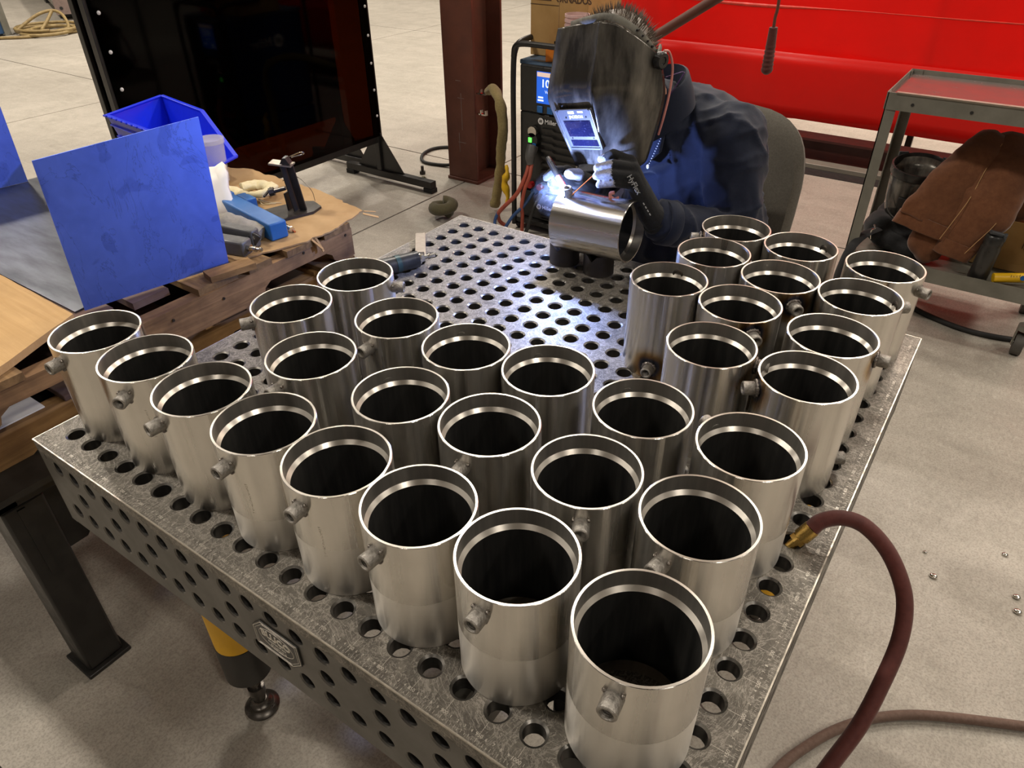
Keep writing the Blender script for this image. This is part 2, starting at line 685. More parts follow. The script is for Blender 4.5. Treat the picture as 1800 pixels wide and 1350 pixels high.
M['rustdark'] = pm('dark_red_oxide_beam', (.07, .014, .010), .5, .05, (.05, .010, .008), 6, bump=.08)
M['greypaint'] = pm('worn_grey_paint', (.20, .195, .165), .5, .1, (.15, .145, .12), 9, bump=.08)
M['greytop'] = pm('scuffed_grey_tray', (.52, .45, .42), .2, .8, (.42, .36, .34), 12, bump=.05)
M['wood'] = m_wood('pallet_wood', (.36, .21, .10), (.17, .095, .045), (.07, .04, .025))
M['woodgrey'] = m_wood('weathered_purple_grey_wood', (.155, .095, .075), (.085, .052, .045), (.20, .15, .14))
M['woodlight'] = m_wood('pale_plank_wood', (.36, .21, .085), (.17, .09, .036), (.12, .065, .03))
M['woodx'] = m_wood('pallet_board_wood', (.28, .17, .075), (.13, .075, .033), (.10, .06, .035), 'X')
M['osb'] = m_wood('pale_fibre_board', (.56, .36, .165), (.46, .285, .12), (.40, .25, .11), 'X')
M['card'] = pm('brown_cardboard', (.42, .275, .135), .82, 0, (.33, .205, .095), 7, bump=.12, spec=.2)
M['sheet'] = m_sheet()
M['plate'] = pm('dull_steel_plate', (.085, .09, .105), .4, .8, (.05, .054, .065), 5, (1, 5, 1), bump=.1)
M['bluebin'] = pm('blue_bin_plastic', (.006, .028, .75), .36, 0, (.006, .024, .65), 5)
M['bluebox'] = pm('blue_rod_box_plastic', (.012, .125, .40), .42, 0, (.010, .10, .33), 12, bump=.05)
M['clear'] = m_clear('clear_cup_plastic', (.78, .76, .72), .26, .15)
M['paper'] = pm('white_paper', (.82, .80, .76), .8, 0, (.74, .72, .68), 8, bump=.1)
M['cream'] = m_fabric('cream_rag_cloth', (.62, .53, .30), (.70, .62, .40), 90, .3)
M['darkplate'] = pm('dark_fixture_steel', (.060, .052, .046), .45, .6, (.04, .034, .03), 14)
M['chrome'] = pm('plated_steel', (.72, .69, .63), .18, 1., (.6, .57, .52), 30)
M['copper'] = pm('copper_rod', (.62, .22, .10), .3, .9, (.5, .17, .08), 30)
M['brass'] = pm('brass_fitting', (.62, .42, .13), .25, 1., (.45, .29, .08), 40)
M['hose'] = m_fabric('maroon_hose_rubber', (.085, .020, .016), (.115, .030, .024), 90, .15, .6)
M['hosedust'] = m_fabric('dusty_hose_rubber', (.125, .075, .055), (.17, .11, .085), 90, .15, .7)
M['tan_hose'] = pm('tan_hose_rubber', (.30, .215, .085), .55, 0, (.22, .15, .06), 20)
M['greygun'] = pm('grey_tool_plastic', (.10, .098, .095), .45, .1, (.07, .068, .066), 30)
M['toolarm'] = pm('bare_tool_arm', (.40, .35, .29), .42, .8, (.31, .27, .22), 30)
M['teal'] = pm('teal_grip_ring', (.022, .055, .055), .4, .2)
M['navy'] = m_fabric('navy_work_shirt', (.006, .0098, .026), (.0085, .0135, .034), 180, .15, .8)
M['denim'] = m_fabric('dark_trousers', (.012, .016, .035), (.02, .025, .045), 150, .2)
M['skin'] = pm('skin', (.55, .27, .18), .5, 0, (.48, .22, .15), 12, spec=.4)
M['hair'] = pm('short_grey_brown_hair', (.075, .055, .04), .5, 0, (.16, .13, .10), 60)
M['hood'] = pm('scuffed_hood_painted_sheen', (.045, .042, .038), .19, .5, (.27, .25, .215), 9, (1.6, 1.6, .5), rvar=.10, bump=.22, bscale=22, lo=.40, hi=.72)  # beige streaks in the colour imitate reflections on the scuffed black shell
M['greyband'] = pm('grey_headgear_plastic', (.27, .26, .22), .6, 0, (.12, .115, .10), 40)
M['lensplate'] = pm('grey_lens_holder', (.10, .10, .11), .38, .2, (.07, .07, .08), 20)
M['lens'] = pm('dark_filter_lens', (.006, .006, .020), .08, 0, (.03, .03, .06), 240, lo=.6, hi=.68, rvar=.03)
M['labelw'] = pm('white_print', (.85, .85, .85), .5)
M['labelgrey'] = pm('grey_glove_print', (.26, .26, .26), .6)
M['glove'] = m_fabric('black_knit_glove', (.011, .011, .012), (.02, .02, .021), 400, .35, .9)
M['glovetip'] = m_fabric('pale_glove_coating', (.36, .36, .40), (.16, .16, .19), 330, .3, .7)
M['pink'] = pm('pink_cord', (.75, .30, .26), .5)
M['cord'] = pm('violet_cord', (.08, .03, .16), .5)
M['chair'] = m_fabric('grey_brown_chair_fabric', (.095, .085, .070), (.13, .118, .098), 200, .35, .9)
M['leather'] = m_fabric('brown_suede_leather', (.115, .040, .014), (.155, .058, .022), 45, .3, .8, sheen=.3)
M['thread'] = pm('tan_stitching', (.48, .28, .12), .7)
M['curtain'] = m_curtain()
M['tinted'] = m_tinted()
M['seam'] = pm('curtain_seam', (.85, .06, .035), .4)
M['blueshell'] = pm('blue_machine_paint', (.016, .05, .17), .36, .1, (.012, .04, .14), 8)
M['bluepanel'] = pm('blue_cabinet_paint', (.03, .085, .20), .4, .1, (.024, .07, .17), 8)
M['paleblue'] = pm('pale_blue_machine_top', (.12, .20, .32), .4, .1)
M['screen'] = m_emit('lit_blue_display', (.02, .13, .75), 1.6)
M['screenw'] = m_emit('lit_white_digits', (.75, .9, 1), 2.2)
M['screenp'] = m_emit('lit_pale_header', (.95, .72, .62), 1.0)
M['greenled'] = m_emit('lit_green_lamp', (.12, 1, .10), 4)
M['orange'] = pm('orange_packet', (.85, .25, .02), .5)
M['redcable'] = pm('red_brown_cable', (.42, .085, .050), .55)
M['bluecable'] = pm('blue_cable', (.03, .08, .22), .5)
M['khaki'] = m_fabric('khaki_canvas_sleeve', (.33, .26, .11), (.24, .185, .075), 120, .35)
M['olive'] = m_fabric('olive_canvas', (.095, .082, .04), (.07, .06, .03), 120, .35)
M['yelp'] = pm('yellow_plastic', (.85, .52, .01), .4, 0, (.78, .46, .01), 10)
M['redc'] = pm('red_socket_plastic', (.40, .012, .015), .4)
M['frost'] = m_clear('frosted_pink_cup', (.72, .50, .48), .75, .4)
M['beamgrey'] = pm('pale_grey_beam_paint', (.28, .25, .21), .45, .2, (.22, .195, .16), 4)
M['beampink'] = pm('dull_pink_end_plate', (.26, .19, .17), .5, .2)
M['rubber'] = pm('dark_rubber', (.016, .015, .014), .7)
M['wheel'] = pm('worn_grey_wheel', (.055, .05, .044), .6, 0, (.085, .078, .068), 20)
M['spat'] = pm('bright_spatter', (.85, .83, .78), .15, 1.)
M['wallpaint'] = pm('hall_wall_paint', (.17, .16, .15), .8)
M['ceil'] = pm('pale_roof_deck', (.42, .39, .345), .8)
M['flash'] = m_emit('welding_arc_core', (.72, .82, 1.0), 60)
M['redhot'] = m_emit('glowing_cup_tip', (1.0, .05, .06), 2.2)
M['amber'] = pm('amber_torch_cup', (.45, .12, .08), .3)
M['bottle'] = pm('dark_grey_bottle', (.030, .028, .026), .35, .2, (.042, .04, .037), 20)
M['bottlecap'] = pm('slate_bottle_lid', (.05, .055, .06), .4)
M['boardtan'] = pm('tan_cardboard_box', (.47, .29, .115), .8, 0, (.40, .24, .09), 7, spec=.2)
M['darkprint'] = pm('dark_box_print', (.10, .055, .028), .7)
# ================================================================== THE HALL
X0, X1, Y0, Y1 = -17, 9, -7, 19
struct('wall_left', MB().bb(X0 - .2, X0, Y0, Y1, 0, 8), M['wallpaint'])
struct('wall_right', MB().bb(X1, X1 + .2, Y0, Y1, 0, 8), M['wallpaint'])
struct('wall_back', MB().bb(X0, X1, Y1, Y1 + .2, 0, 8), M['wallpaint'])
struct('wall_front', MB().bb(X0, X1, Y0 - .2, Y0, 0, 8), M['wallpaint'])
struct('ceiling', MB().bb(X0, X1, Y0, Y1, 8, 8.2), M['ceil'])
floor = struct('floor', MB().bb(X0, X1, Y0, Y1, -.25, -.012), M['joint'])
gx = [X0, -13.7, -9.7, -5.68, -1.66, 2.36, 6.4, X1]
gy = [Y0, -4.3, -.30, 3.60, 7.45, 11.4, 15.3, Y1]
for i in range(len(gx) - 1):
    for j in range(len(gy) - 1):
        struct('slab', MB().bb(gx[i] + .006, gx[i + 1] - .006, gy[j] + .006, gy[j + 1] - .006, -.02, 0), M['concrete'], floor, 0)

# kerb, painted shadow strip and red-oxide beam under the curtain
struct('trim_1', MB().bb(-1.9, 2.2, 4.80, 4.90, 0, .03), M['beamgrey'], bevel=.004)
struct('kerb_shadow_strip', MB().bb(-1.9, 2.2, 4.66, 4.79, 0, .004), M['rubber'])  # floor shadow in front of the kerb, laid as a dark strip

bm_ = MB().bb(-1.1, 2.2, 4.93, 5.09, .14, .155).bb(-1.1, 2.2, 5.0, 5.02, .015, .14).bb(-1.1, 2.2, 4.93, 5.09, .0, .015)
one('steel_beam', bm_, M['rustdark'], 'long dark red steel beam lying on the floor under the red curtain', 'beam')

# H section column
col = thing('steel_column', 'dark red oxide H section column rising from the floor left of the welding machine', 'column', (-1.675, 3.46, 0))
MB().bb(-1.79, -1.56, 3.31, 3.328, .02, 4).build('flange', M['rust'], col, bevel=.003)
MB().bb(-1.79, -1.56, 3.592, 3.61, .02, 4).build('flange', M['rust'], col, bevel=.003)
MB().bb(-1.683, -1.667, 3.328, 3.592, .02, 4).build('web', M['rust'], col)
MB().bb(-1.798, -1.552, 3.302, 3.618, 0, .02).build('base_plate', M['rust'], col, bevel=.003)
br = MB()
for zz in (.435, .555):
    br.bb(-1.56, -1.50, 3.33, 3.35, zz, zz + .008).bb(-1.50, -1.492, 3.33, 3.35, zz, zz + .03).bb(-1.535, -1.527, 3.33, 3.35, zz, zz + .03)
br.build('hook', M['chrome'], col)
mk = MB()
for (a, b, c_, d) in ((-1.70, -1.64, .25, .254), (-1.692, -1.688, .19, .31), (-1.665, -1.661, .33, .55), (-1.69, -1.64, .52, .523), (-1.70, -1.66, .62, .623)):
    mk.bb(a, b, 3.3085, 3.31, c_, d)
mk.build('chalk_mark', M['beampink'], col)

# red welding curtain: wavy hanging sheet, a hem band and a second overlapping sheet


def sheet_grid(x0, x1, z0, z1, y, amp, seed, nx=90, nz=14, lean=0):
    mb = MB()
    vs = []
    for j in range(nz + 1):
        for i in range(nx + 1):
            x = x0 + (x1 - x0) * i / nx
            zt = j / nz
            z = z0 + (z1 - z0) * zt
            k = noise.noise((x * 1.3 + seed, z * .5, seed)) * amp + .4 * amp * sin(x * 4.1 + seed + z) + lean * (1 - zt)
            zz = z + (noise.noise((x * .9, seed, 3)) * .025 if j == 0 else 0)
            vs.append((x, y + k, zz))
    fs = [(j * (nx + 1) + i, j * (nx + 1) + i + 1, (j + 1) * (nx + 1) + i + 1, (j + 1) * (nx + 1) + i) for j in range(nz) for i in range(nx)]
    mb.add(vs, fs)
    return mb


cu = thing('welding_curtain', 'red translucent welding curtain hanging behind the welder', 'curtain', (.5, 5.05, .2))


def solid(o, th):
    s = o.modifiers.new('thick', 'SOLIDIFY')
    s.thickness = th
    return o


solid(sheet_grid(-1.9, 2.6, .20, 3.2, 5.20, .035, 1.0).build('panel', M['curtain'], cu), .0015)
solid(sheet_grid(-1.9, 2.6, .21, .63, 5.155, .016, 4.0, nz=5).build('hem_flap', M['curtain'], cu), .0015)
solid(sheet_grid(-1.9, -1.2, .22, 3.2, 5.27, .03, 6.0, nx=20).build('side_panel', M['curtain'], cu), .0015)
cf = MB()
for xx in (-1.93, .62, 2.62):
    cf.bb(xx - .02, xx + .02, 5.30, 5.34, 0, 3.25)
cf.bb(-1.93, 2.62, 5.30, 5.34, 3.2, 3.24).bb(-1.93, 2.62, 5.30, 5.34, .36, .40)
cf.build('frame', M['blackmetal'], cu)
for zz in (.90,):
    solid(sheet_grid(-1.9, 2.6, zz, zz + .007, 5.196 if zz > .65 else 5.15, .035, 1.0, nz=1).build('welded_seam', M['seam'], cu), .001)
area_lamp('high_bay_or_backlight', (0.4, 7.2, 4.2), 2.2, 200, (1, .86, .66), (.4, 5.2, .9), 1.2)  # unseen lamp added to backlight the red curtain
# ================================================================== THE WELDING TABLE
H = .85
tb = thing('welding_table', 'large perforated steel welding table carrying the rows of pipes', 'table', (.6, .6, 0))


def hole_grid(mb, cols, rows, place, r, rc, dc, th, n=20):
    """plate of 50 mm cells: place(u, v, w) puts plate coordinates (w = depth inward) into the world"""
    half = .025
    ang = [2 * pi * k / n + pi / 4 for k in range(n)]
    for (cx, cy, hole) in cols:
        if not hole:
            mb.mi = 0
            mb.add([place(cx - half, cy - half, 0), place(cx + half, cy - half, 0), place(cx + half, cy + half, 0), place(cx - half, cy + half, 0)], [(0, 1, 2, 3)])
            continue
        vs = []
        for a in ang:
            s = half / max(abs(cos(a)), abs(sin(a)))
            vs.append(place(cx + s * cos(a), cy + s * sin(a), 0))
        for rr, dd in ((rc, 0), (r, dc), (r, th)):
            vs += [place(cx + rr * cos(a), cy + rr * sin(a), dd) for a in ang]
        for ring, mi in ((0, 0), (1, 2), (2, 1)):
            mb.mi = mi
            mb.add(vs[ring * n:(ring + 2) * n], [(k, (k + 1) % n, n + (k + 1) % n, n + k) for k in range(n)])


top = MB()
cells = [(.05 * i, .05 * j, True) for i in range(1, 24) for j in range(1, 24)]
hole_grid(top, cells, None, lambda u, v, d: (u, v, H - d), .0138, .0172, .0022, .024)
top.mi = 0
a, b = .0, .025
for (x0, x1, y0, y1) in ((0, 1.2, 0, .025), (0, 1.2, 1.175, 1.2), (0, .025, .025, 1.175), (1.175, 1.2, .025, 1.175)):
    top.add([(x0, y0, H), (x1, y0, H), (x1, y1, H), (x0, y1, H)], [(0, 1, 2, 3)])
top.add([(.0, .0, H), (1.2, 0, H), (1.2, 1.2, H), (0, 1.2, H), (0, 0, H - .024), (1.2, 0, H - .024), (1.2, 1.2, H - .024), (0, 1.2, H - .024)],
        [(0, 1, 5, 4), (1, 2, 6, 5), (2, 3, 7, 6), (3, 0, 4, 7)])
# underside with round openings
hole_grid(top, cells, None, lambda u, v, d: (u, v, H - .024 - d), .0138, .0138, 0.0, .0, n=12)
to = top.build('tabletop', [M['top'], M['holewall'], M['chamfer']], tb, 30)

sk_cells = []
for i in range(1, 24):
    for k, z in enumerate((.045, .095, .145)):
        sk_cells.append((.05 * i, z, k != 1 or i % 2 == 0))
SH = .19


def side(name, place):
    mb = MB()
    hole_grid(mb, sk_cells, None, place, .0138, .0160, .002, .02)
    mb.mi = 0
    for (u0, u1, v0, v1) in ((0, 1.2, .0245, .02), (0, 1.2, .17, SH), (0, .025, .02, .17), (1.175, 1.2, .02, .17)):
        if v0 > v1:
            continue
        mb.add([place(u0, v0, 0), place(u1, v0, 0), place(u1, v1, 0), place(u0, v1, 0)], [(0, 1, 2, 3)])
    mb.add([place(0, SH, 0), place(1.2, SH, 0), place(1.2, SH, .02), place(0, SH, .02)], [(0, 1, 2, 3)])
    mb.add([place(0, .024, .02), place(1.2, .024, .02), place(1.2, .035, .02), place(0, .035, .02)], [(0, 1, 2, 3)])
    return mb.build(name, [M['skirt'], M['holewall'], M['chamfer']], tb, 30)


E_ = .0006
side('side_panel', lambda u, v, d: (u, E_ + d, H - v))
side('side_panel', lambda u, v, d: (1.2 - E_ - d, u, H - v))
side('side_panel', lambda u, v, d: (u, 1.2 - E_ - d, H - v))
side('side_panel', lambda u, v, d: (E_ + d, u, H - v))
ed = MB()
ed.bb(0, 1.2, -.0008, .0012, H - .0022, H + .0004).bb(1.1988, 1.2008, 0, 1.2, H - .0022, H + .0004)
ed.bb(0, 1.2, 1.1988, 1.2008, H - .0022, H + .0004).bb(-.0008, .0012, 0, 1.2, H - .0022, H + .0004)
ed.build('worn_edge', M['edge'], tb, 0)
rib = MB().bb(.02, 1.18, .575, .59, H - .15, H - .026).bb(.30, .315, .02, 1.18, H - .15, H - .026).bb(.885, .90, .02, 1.18, H - .15, H - .026)
rib.build('rib', M['skirt'], tb, 0)

# engraved centimetre scales along the two near edges
sc_ = MB()
for edge in (0, 1):
    for mm in range(10, 1195, 5):
        s = mm / 1000
        L = .006 if mm % 50 == 0 else (.0042 if mm % 10 == 0 else .0024)
        if edge == 0:
            sc_.bb(s - .0002, s + .0002, .004, .004 + L, H, H + .0002)
        else:
            sc_.bb(1.196 - L, 1.196, s - .0002, s + .0002, H, H + .0002)
    for cm in range(1, 119):
        s = cm / 100
        txt_ = str(cm * 10) if cm % 5 == 0 else str(cm % 10)
        size = .0066 if cm % 5 == 0 else .0052
        if edge == 0:
            Mx = frame((s, .0135, H + .0001), (1, 0, 0), (0, 1, 0))
        else:
            Mx = frame((1.1865, s, H + .0001), (0, 1, 0), (-1, 0, 0))
        put_text(sc_, txt_, size, Mx, .0001)
    for k in range(1, 24):
        s = k * .05
        if edge == 0:
            sc_.bb(s - .0002, s + .0002, .017, .032, H, H + .0001)
        else:
            sc_.bb(1.168, 1.183, s - .0002, s + .0002, H, H + .0001)
o = sc_.build('engraved_scale', M['engrave'], tb, 0)
o['kind'] = 'stuff'

# maker's plate on the near-left side
pl = MB()
out = [(-.048, .012), (-.03, .040), (.03, .040), (.048, .012), (.048, -.012), (.03, -.040), (-.03, -.040), (-.048, -.012)]
out = [(-.050, -.031), (-.050, .010), (-.028, .033), (.050, .033), (.050, -.010), (.028, -.031)]
Mp = frame((.603, -.0008, .7560), (1, 0, 0), (0, 0, 1))
pl.prism(out, .0014, Mp)
plate = pl.build('maker_plate', M['blackmetal'], tb, 0)
rim = MB()


def outline(mb, pts, wd, h, Mx, z0=.0014):
    n = len(pts)
    cx = sum(p[0] for p in pts) / n
    cy = sum(p[1] for p in pts) / n
    for i in range(n):
        p, q = pts[i], pts[(i + 1) % n]
        mb.bar(Mx @ Vector((p[0], p[1], z0)), Mx @ Vector((q[0], q[1], z0)), wd, h, Mx.to_3x3() @ Vector((0, 0, 1)))


outline(rim, [(x * .95, y * .93) for x, y in out], .0009, .0008, Mp)
outline(rim, [(x * .87, y * .82) for x, y in out], .0006, .0008, Mp)
ov = [(.036 * cos(t) , .020 * sin(t) + .003) for t in [2 * pi * k / 28 for k in range(28)]]
outline(rim, ov, .0008, .0008, Mp)
rim.build('plate_rim', M['engrave'], plate, 0)
le = MB()
put_text(le, 'BLUCO', .0185, Mp @ Matrix.Translation((0, .008, .0014)), .0005, .0006)
put_text(le, 'CORPORATION', .0052, Mp @ Matrix.Translation((0, -.004, .0014)), .0004)
put_text(le, 'Siegmund', .0085, Mp @ Matrix.Translation((.002, -.0115, .0014)), .0004)
le.build('lettering', M['engrave'], plate, 0)

for (lx, ly, zb) in ((.168, .138, .27), (1.032, .138, .8235), (1.062, 1.032, .14), (.168, 1.062, .27)):
    q = thing('leg', '', '', (lx, ly, 0))
    for k in ('label', 'category'):
        del q[k]
    q.parent = tb
    q.location = (lx - .6, ly - .6, 0)
    MB().lathe([(.050, zb), (.050, H - .026)], 32, Matrix.Translation((lx, ly, 0))).build('painted_tube', M['yellow'], q)
    MB().lathe([(.044, .152), (.0515, .155), (.0515, zb), (.0505, zb + .001)], 32, Matrix.Translation((lx, ly, 0))).build('sleeve', M['legblack'], q)
    MB().lathe([(.014, .03), (.014, .06), (.019, .06), (.019, .085), (.013, .086), (.013, .155)], 20, Matrix.Translation((lx, ly, 0))).build('spindle', M['spindle'], q)
    MB().lathe([(.040, 0), (.041, .006), (.037, .011), (.028, .015), (.026, .022), (.019, .026), (.016, .034), (.010, .036)], 32, Matrix.Translation((lx, ly, 0))).build('foot_plate', M['spindle'], q)
# ================================================================== THE PIPES
R0_, RB, RC, PH = .0707, .0624, .0673, .18
N = 72


def wall_mb():
    mb = MB()
    mb.mi = 0
    mb.lathe([(RC, 0), (R0_ - .0006, 0), (R0_, .0006), (R0_, PH - .0006), (R0_ - .0006, PH)], N)
    mb.f = mb.f[:-2]
    mb.m = mb.m[:-2]
    mb.mi = 1
    n0 = MB()
    n0.mi = 1
    mb.rings([[(r * cos(2 * pi * k / N), r * sin(2 * pi * k / N), z) for k in range(N)] for r, z in ((R0_ - .0006, PH), (RC, PH))], cap=False)
    mb.mi = 3
    mb.rings([[(r * cos(2 * pi * k / N), r * sin(2 * pi * k / N), z) for k in range(N)] for r, z in ((RC, PH), (RC - .0002, PH - .0225))], cap=False)
    mb.mi = 1
    mb.rings([[(r * cos(2 * pi * k / N), r * sin(2 * pi * k / N), z) for k in range(N)] for r, z in ((RC - .0002, PH - .0225), (RB + .0002, PH - .0282))], cap=False)
    mb.rings([[(r * cos(2 * pi * k / N), r * sin(2 * pi * k / N), z) for k in range(N)] for r, z in ((RC, .0225), (RB, .0282))], cap=False)
    mb.mi = 3
    mb.rings([[(r * cos(2 * pi * k / N), r * sin(2 * pi * k / N), z) for k in range(N)] for r, z in ((RC, 0), (RC, .0225))], cap=False)
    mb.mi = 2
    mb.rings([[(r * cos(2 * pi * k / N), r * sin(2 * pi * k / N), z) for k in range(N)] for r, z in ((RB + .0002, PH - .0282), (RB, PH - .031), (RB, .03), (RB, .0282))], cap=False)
    return mb


def coupling_mb():
    L = .0225
    mb = MB()
    ro, ri = .0106, .0064
    prof = [(ri, -.002), (ro - .0012, -.002), (ro, 0), (ro, L - .0012), (ro - .0012, L), (ri + .0012, L)]
    for k in range(7):
        z = L - .001 - k * .0024
        prof += [(ri + .0007, z), (ri - .0004, z - .0013)]
    prof += [(ri, 0)]
    mb.lathe(prof, 28, None, closed=True)
    return mb


def loc_coup(sign, z):
    """placement of a coupling on the wall: local z points outwards"""
    return Matrix.Translation((sign * (R0_ - .002), 0, z)) @ Matrix.Rotation(sign * pi / 2, 4, 'Y')


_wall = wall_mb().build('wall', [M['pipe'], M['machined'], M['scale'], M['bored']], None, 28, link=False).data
_coup = {}
for key, (sg, z) in {'top': (1, .156), 'bottom': (-1, .024)}.items():
    mb = coupling_mb()
    Mx = loc_coup(sg, z)
    mb.v = [tuple(Mx @ Vector(p)) for p in mb.v]
    _coup[key] = mb.build('coupling', M['coupling'], None, 35, link=False).data
    # tack blobs
    tk = MB()
    for a in (0.5, 2.3, 4.2):
        p = Mx @ Vector((.0115 * cos(a), .0115 * sin(a), .0028))
        tk.ball(p, (.0028, .0026, .0024), 8, 6)
    _coup[key + '_tack'] = tk.build('tack_weld', M['weld'], None, 60, link=False).data
    bd = MB()
    ring = []
    for k in range(40):
        a = 2 * pi * k / 40
        rr = .0046 + .0006 * sin(a * 13)
        q = []
        for j in range(8):
            b = 2 * pi * j / 8
            q.append(Mx @ Vector(((.0109 + rr * .8 * cos(b)) * cos(a), (.0109 + rr * .8 * cos(b)) * sin(a), .002 + rr * .75 * sin(b))))
        ring.append(q)
    ring.append(ring[0])
    bd.rings(ring, cap=False)
    _coup[key + '_bead'] = bd.build('weld_bead', M['weld'], None, 60, link=False).data
    nb = MB()
    Mi = Matrix.Translation((sg * (RC + .001), 0, z)) @ Matrix.Rotation(-sg * pi / 2, 4, 'Y')
    nb.lathe([(.0130, 0), (.0125, .0012), (.0085, .0032), (.0066, .0030), (.0064, .0)], 20, Mi)
    _coup[key + '_inner'] = nb.build('burn_through', M['burnt'], None, 50, link=False).data
_stamp = MB()
rs = random.Random(3)
for k in range(15):
    zz = .128 - k * .0036
    aa = 0.30
    for q in range(3):
        da = rs.uniform(-.02, .02)
        p = Vector((R0_ * cos(aa + da), R0_ * sin(aa + da), zz + rs.uniform(-.0012, .0012)))
        t_ = Vector((-sin(aa), cos(aa), 0))
        if rs.random() < .5:
            _stamp.bar(p - t_ * .0011, p + t_ * .0011, .0004, .0004)
        else:
            _stamp.bar(p - Vector((0, 0, .0012)), p + Vector((0, 0, .0012)), .0004, .0004, t_)
_stamp = _stamp.build('stamped_mark', M['engrave'], None, 0, link=False).data


def part(name, data, root):
    o = bpy.data.objects.new(name, data)
    C.objects.link(o)
    o.parent = root
    return o


def make_pipe(x, y, az, label, welded=False, band=0., stamp=False, z=H, name='steel_pipe', group='short steel pipes standing on the welding table'):
    r = thing(name, label, 'pipe', (x, y, z), group, radians(az))
    wl = part('wall', _wall, r)
    wl['band'] = float(band)
    wl['heat'] = 1.0 if welded else 0.0
    part('coupling', _coup['top'], r)
    if welded:
        part('weld_bead', _coup['top_bead'], r)
        part('burn_through', _coup['top_inner'], r)
        part('coupling', _coup['bottom'], r)
        part('weld_bead', _coup['bottom_bead'], r)
    else:
        part('tack_weld', _coup['top_tack'], r)
    if stamp:
        part('stamped_mark', _stamp, r)
    return r


PIPES = [
    (.083, .130, -85, 'steel pipe at the far left end of the front row, nearest the wooden pallet', 0, 0, 0),
    (.225, .129, -61, 'second pipe from the left in the front row, coupling turned to face the camera', 0, 0, 1),
    (.369, .127, -95, 'third pipe from the left in the front row along the near-left table edge', 0, 0, 0),
    (.509, .124, -85, 'fourth pipe from the left in the front row, faint stamped line below its coupling', 0, .062, 1),
    (.648, .125, -85, 'fifth pipe from the left in the front row, left of the middle of it', 0, .088, 1),
    (.787, .123, -94, 'sixth pipe from the left in the front row, third from the near corner', 0, .083, 0),
    (.927, .125, -88, 'second pipe from the near corner in the front row, its floor seen through the bore', 0, .088, 0),
    (1.080, .119, -83, 'largest and nearest pipe, standing on the near corner of the table', 0, .086, 0),
    (1.069, .291, -100, 'pipe right behind the nearest corner pipe on the right-hand edge, two-toned wall', 0, .075, 0),
    (1.074, .447, 150, 'third pipe from the near corner along the right-hand edge, left of the brass hose end', 0, .07, 0),
    (1.089, .647, -148, 'fourth pipe along the right-hand edge, welded coupling sticking out left over the gap', 1, 0, 0),
    (1.088, .787, 4, 'fifth pipe along the right-hand edge, coupling pointing right over the floor', 1, 0, 0),
    (1.093, .947, 35, 'sixth pipe along the right-hand edge, scorched coupling hole inside its rim', 1, 0, 0),
    (1.103, 1.096, -17, 'pipe on the far right corner of the table with a bright coupling pointing right', 0, 0, 0),
    (.922, .287, -65, 'second-row pipe behind the second pipe from the near corner', 0, 0, 0),
    (.922, .443, 135, 'pipe in the middle of the table, left of the third pipe on the right-hand edge', 0, 0, 0),
    (.766, .294, -84, 'second-row pipe with a coupling just above the rim of the front-row pipe before it', 0, 0, 0),
    (.762, .449, 135, 'right one of the two middle pipes bordering the empty part of the table', 0, 0, 0),
    (.619, .433, 135, 'left one of the two middle pipes bordering the empty part of the table', 0, 0, 0),
    (.466, .440, -89, 'pipe with a coupling on its left, behind the gap left of the middle pipes', 0, 0, 0),
    (.620, .278, 150, 'second-row pipe directly behind the fifth pipe of the front row', 0, 0, 0),
    (.434, .278, -89, 'second-row pipe whose coupling hides behind the rim of the fourth front pipe', 0, 0, 0),
    (.279, .375, -123, 'pipe with a coupling pointing left toward the pallet timber', 0, 0, 0),
    (.292, .518, 29, 'farthest pipe on the left side, coupling pointing right, near the black air tool', 0, 0, 0),
    (.938, .653, 13, 'inner welded pipe left of the fourth pipe on the right-hand edge, hole inside at right', 1, 0, 0),
    (.787, .825, 98, 'welded pipe with a blackened coupling low on its wall near the table top', 1, 0, 1),
    (.928, .807, -51, 'welded pipe with a heat-blued coupling below its rim, in the middle of the right-hand cluster', 1, 0, 0),
    (.953, .946, -50, 'welded pipe with a blackened coupling on its right front, second from the far edge', 1, 0, 0),
    (.812, .979, 15, 'welded pipe beside the sleeve of the welder, third from the far edge', 1, 0, 0),
    (.806, 1.116, -150, 'farthest pipe of all, right in front of the chair and the elbow of the welder', 1, 0, 0),
    (.945, 1.098, 60, 'pipe on the far edge between the farthest pipe and the far right corner pipe', 1, 0, 0),
]
for (x, y, az, lab, wd, bd, stp) in PIPES:
    make_pipe(x, y, az, lab, wd, bd, stp)

# the pipe being welded, lying across two notched pipe stubs
wp = make_pipe(0, 0, 0, 'steel pipe lying on its side on two notched stubs while its coupling is being welded', False, 0, True, group=None)
yaw, pit = .0096, .042
ax = Vector((cos(yaw) * cos(pit), sin(yaw) * cos(pit), sin(pit)))
sdir = Vector((-sin(yaw), cos(yaw), 0))
# local z (the coupling end) points to -ax; local x points up, leaning 16 degrees to the camera side
tilt = radians(16)
lx = ax.cross(sdir) * cos(tilt) - sdir * sin(tilt)
lz = -ax
ly = lz.cross(lx)
cen = Vector((.4856, 1.1035, .966))
mat3 = Matrix((lx, ly, lz)).transposed().to_4x4()
wp.matrix_world = Matrix.Translation(cen - lz * (PH / 2)) @ mat3

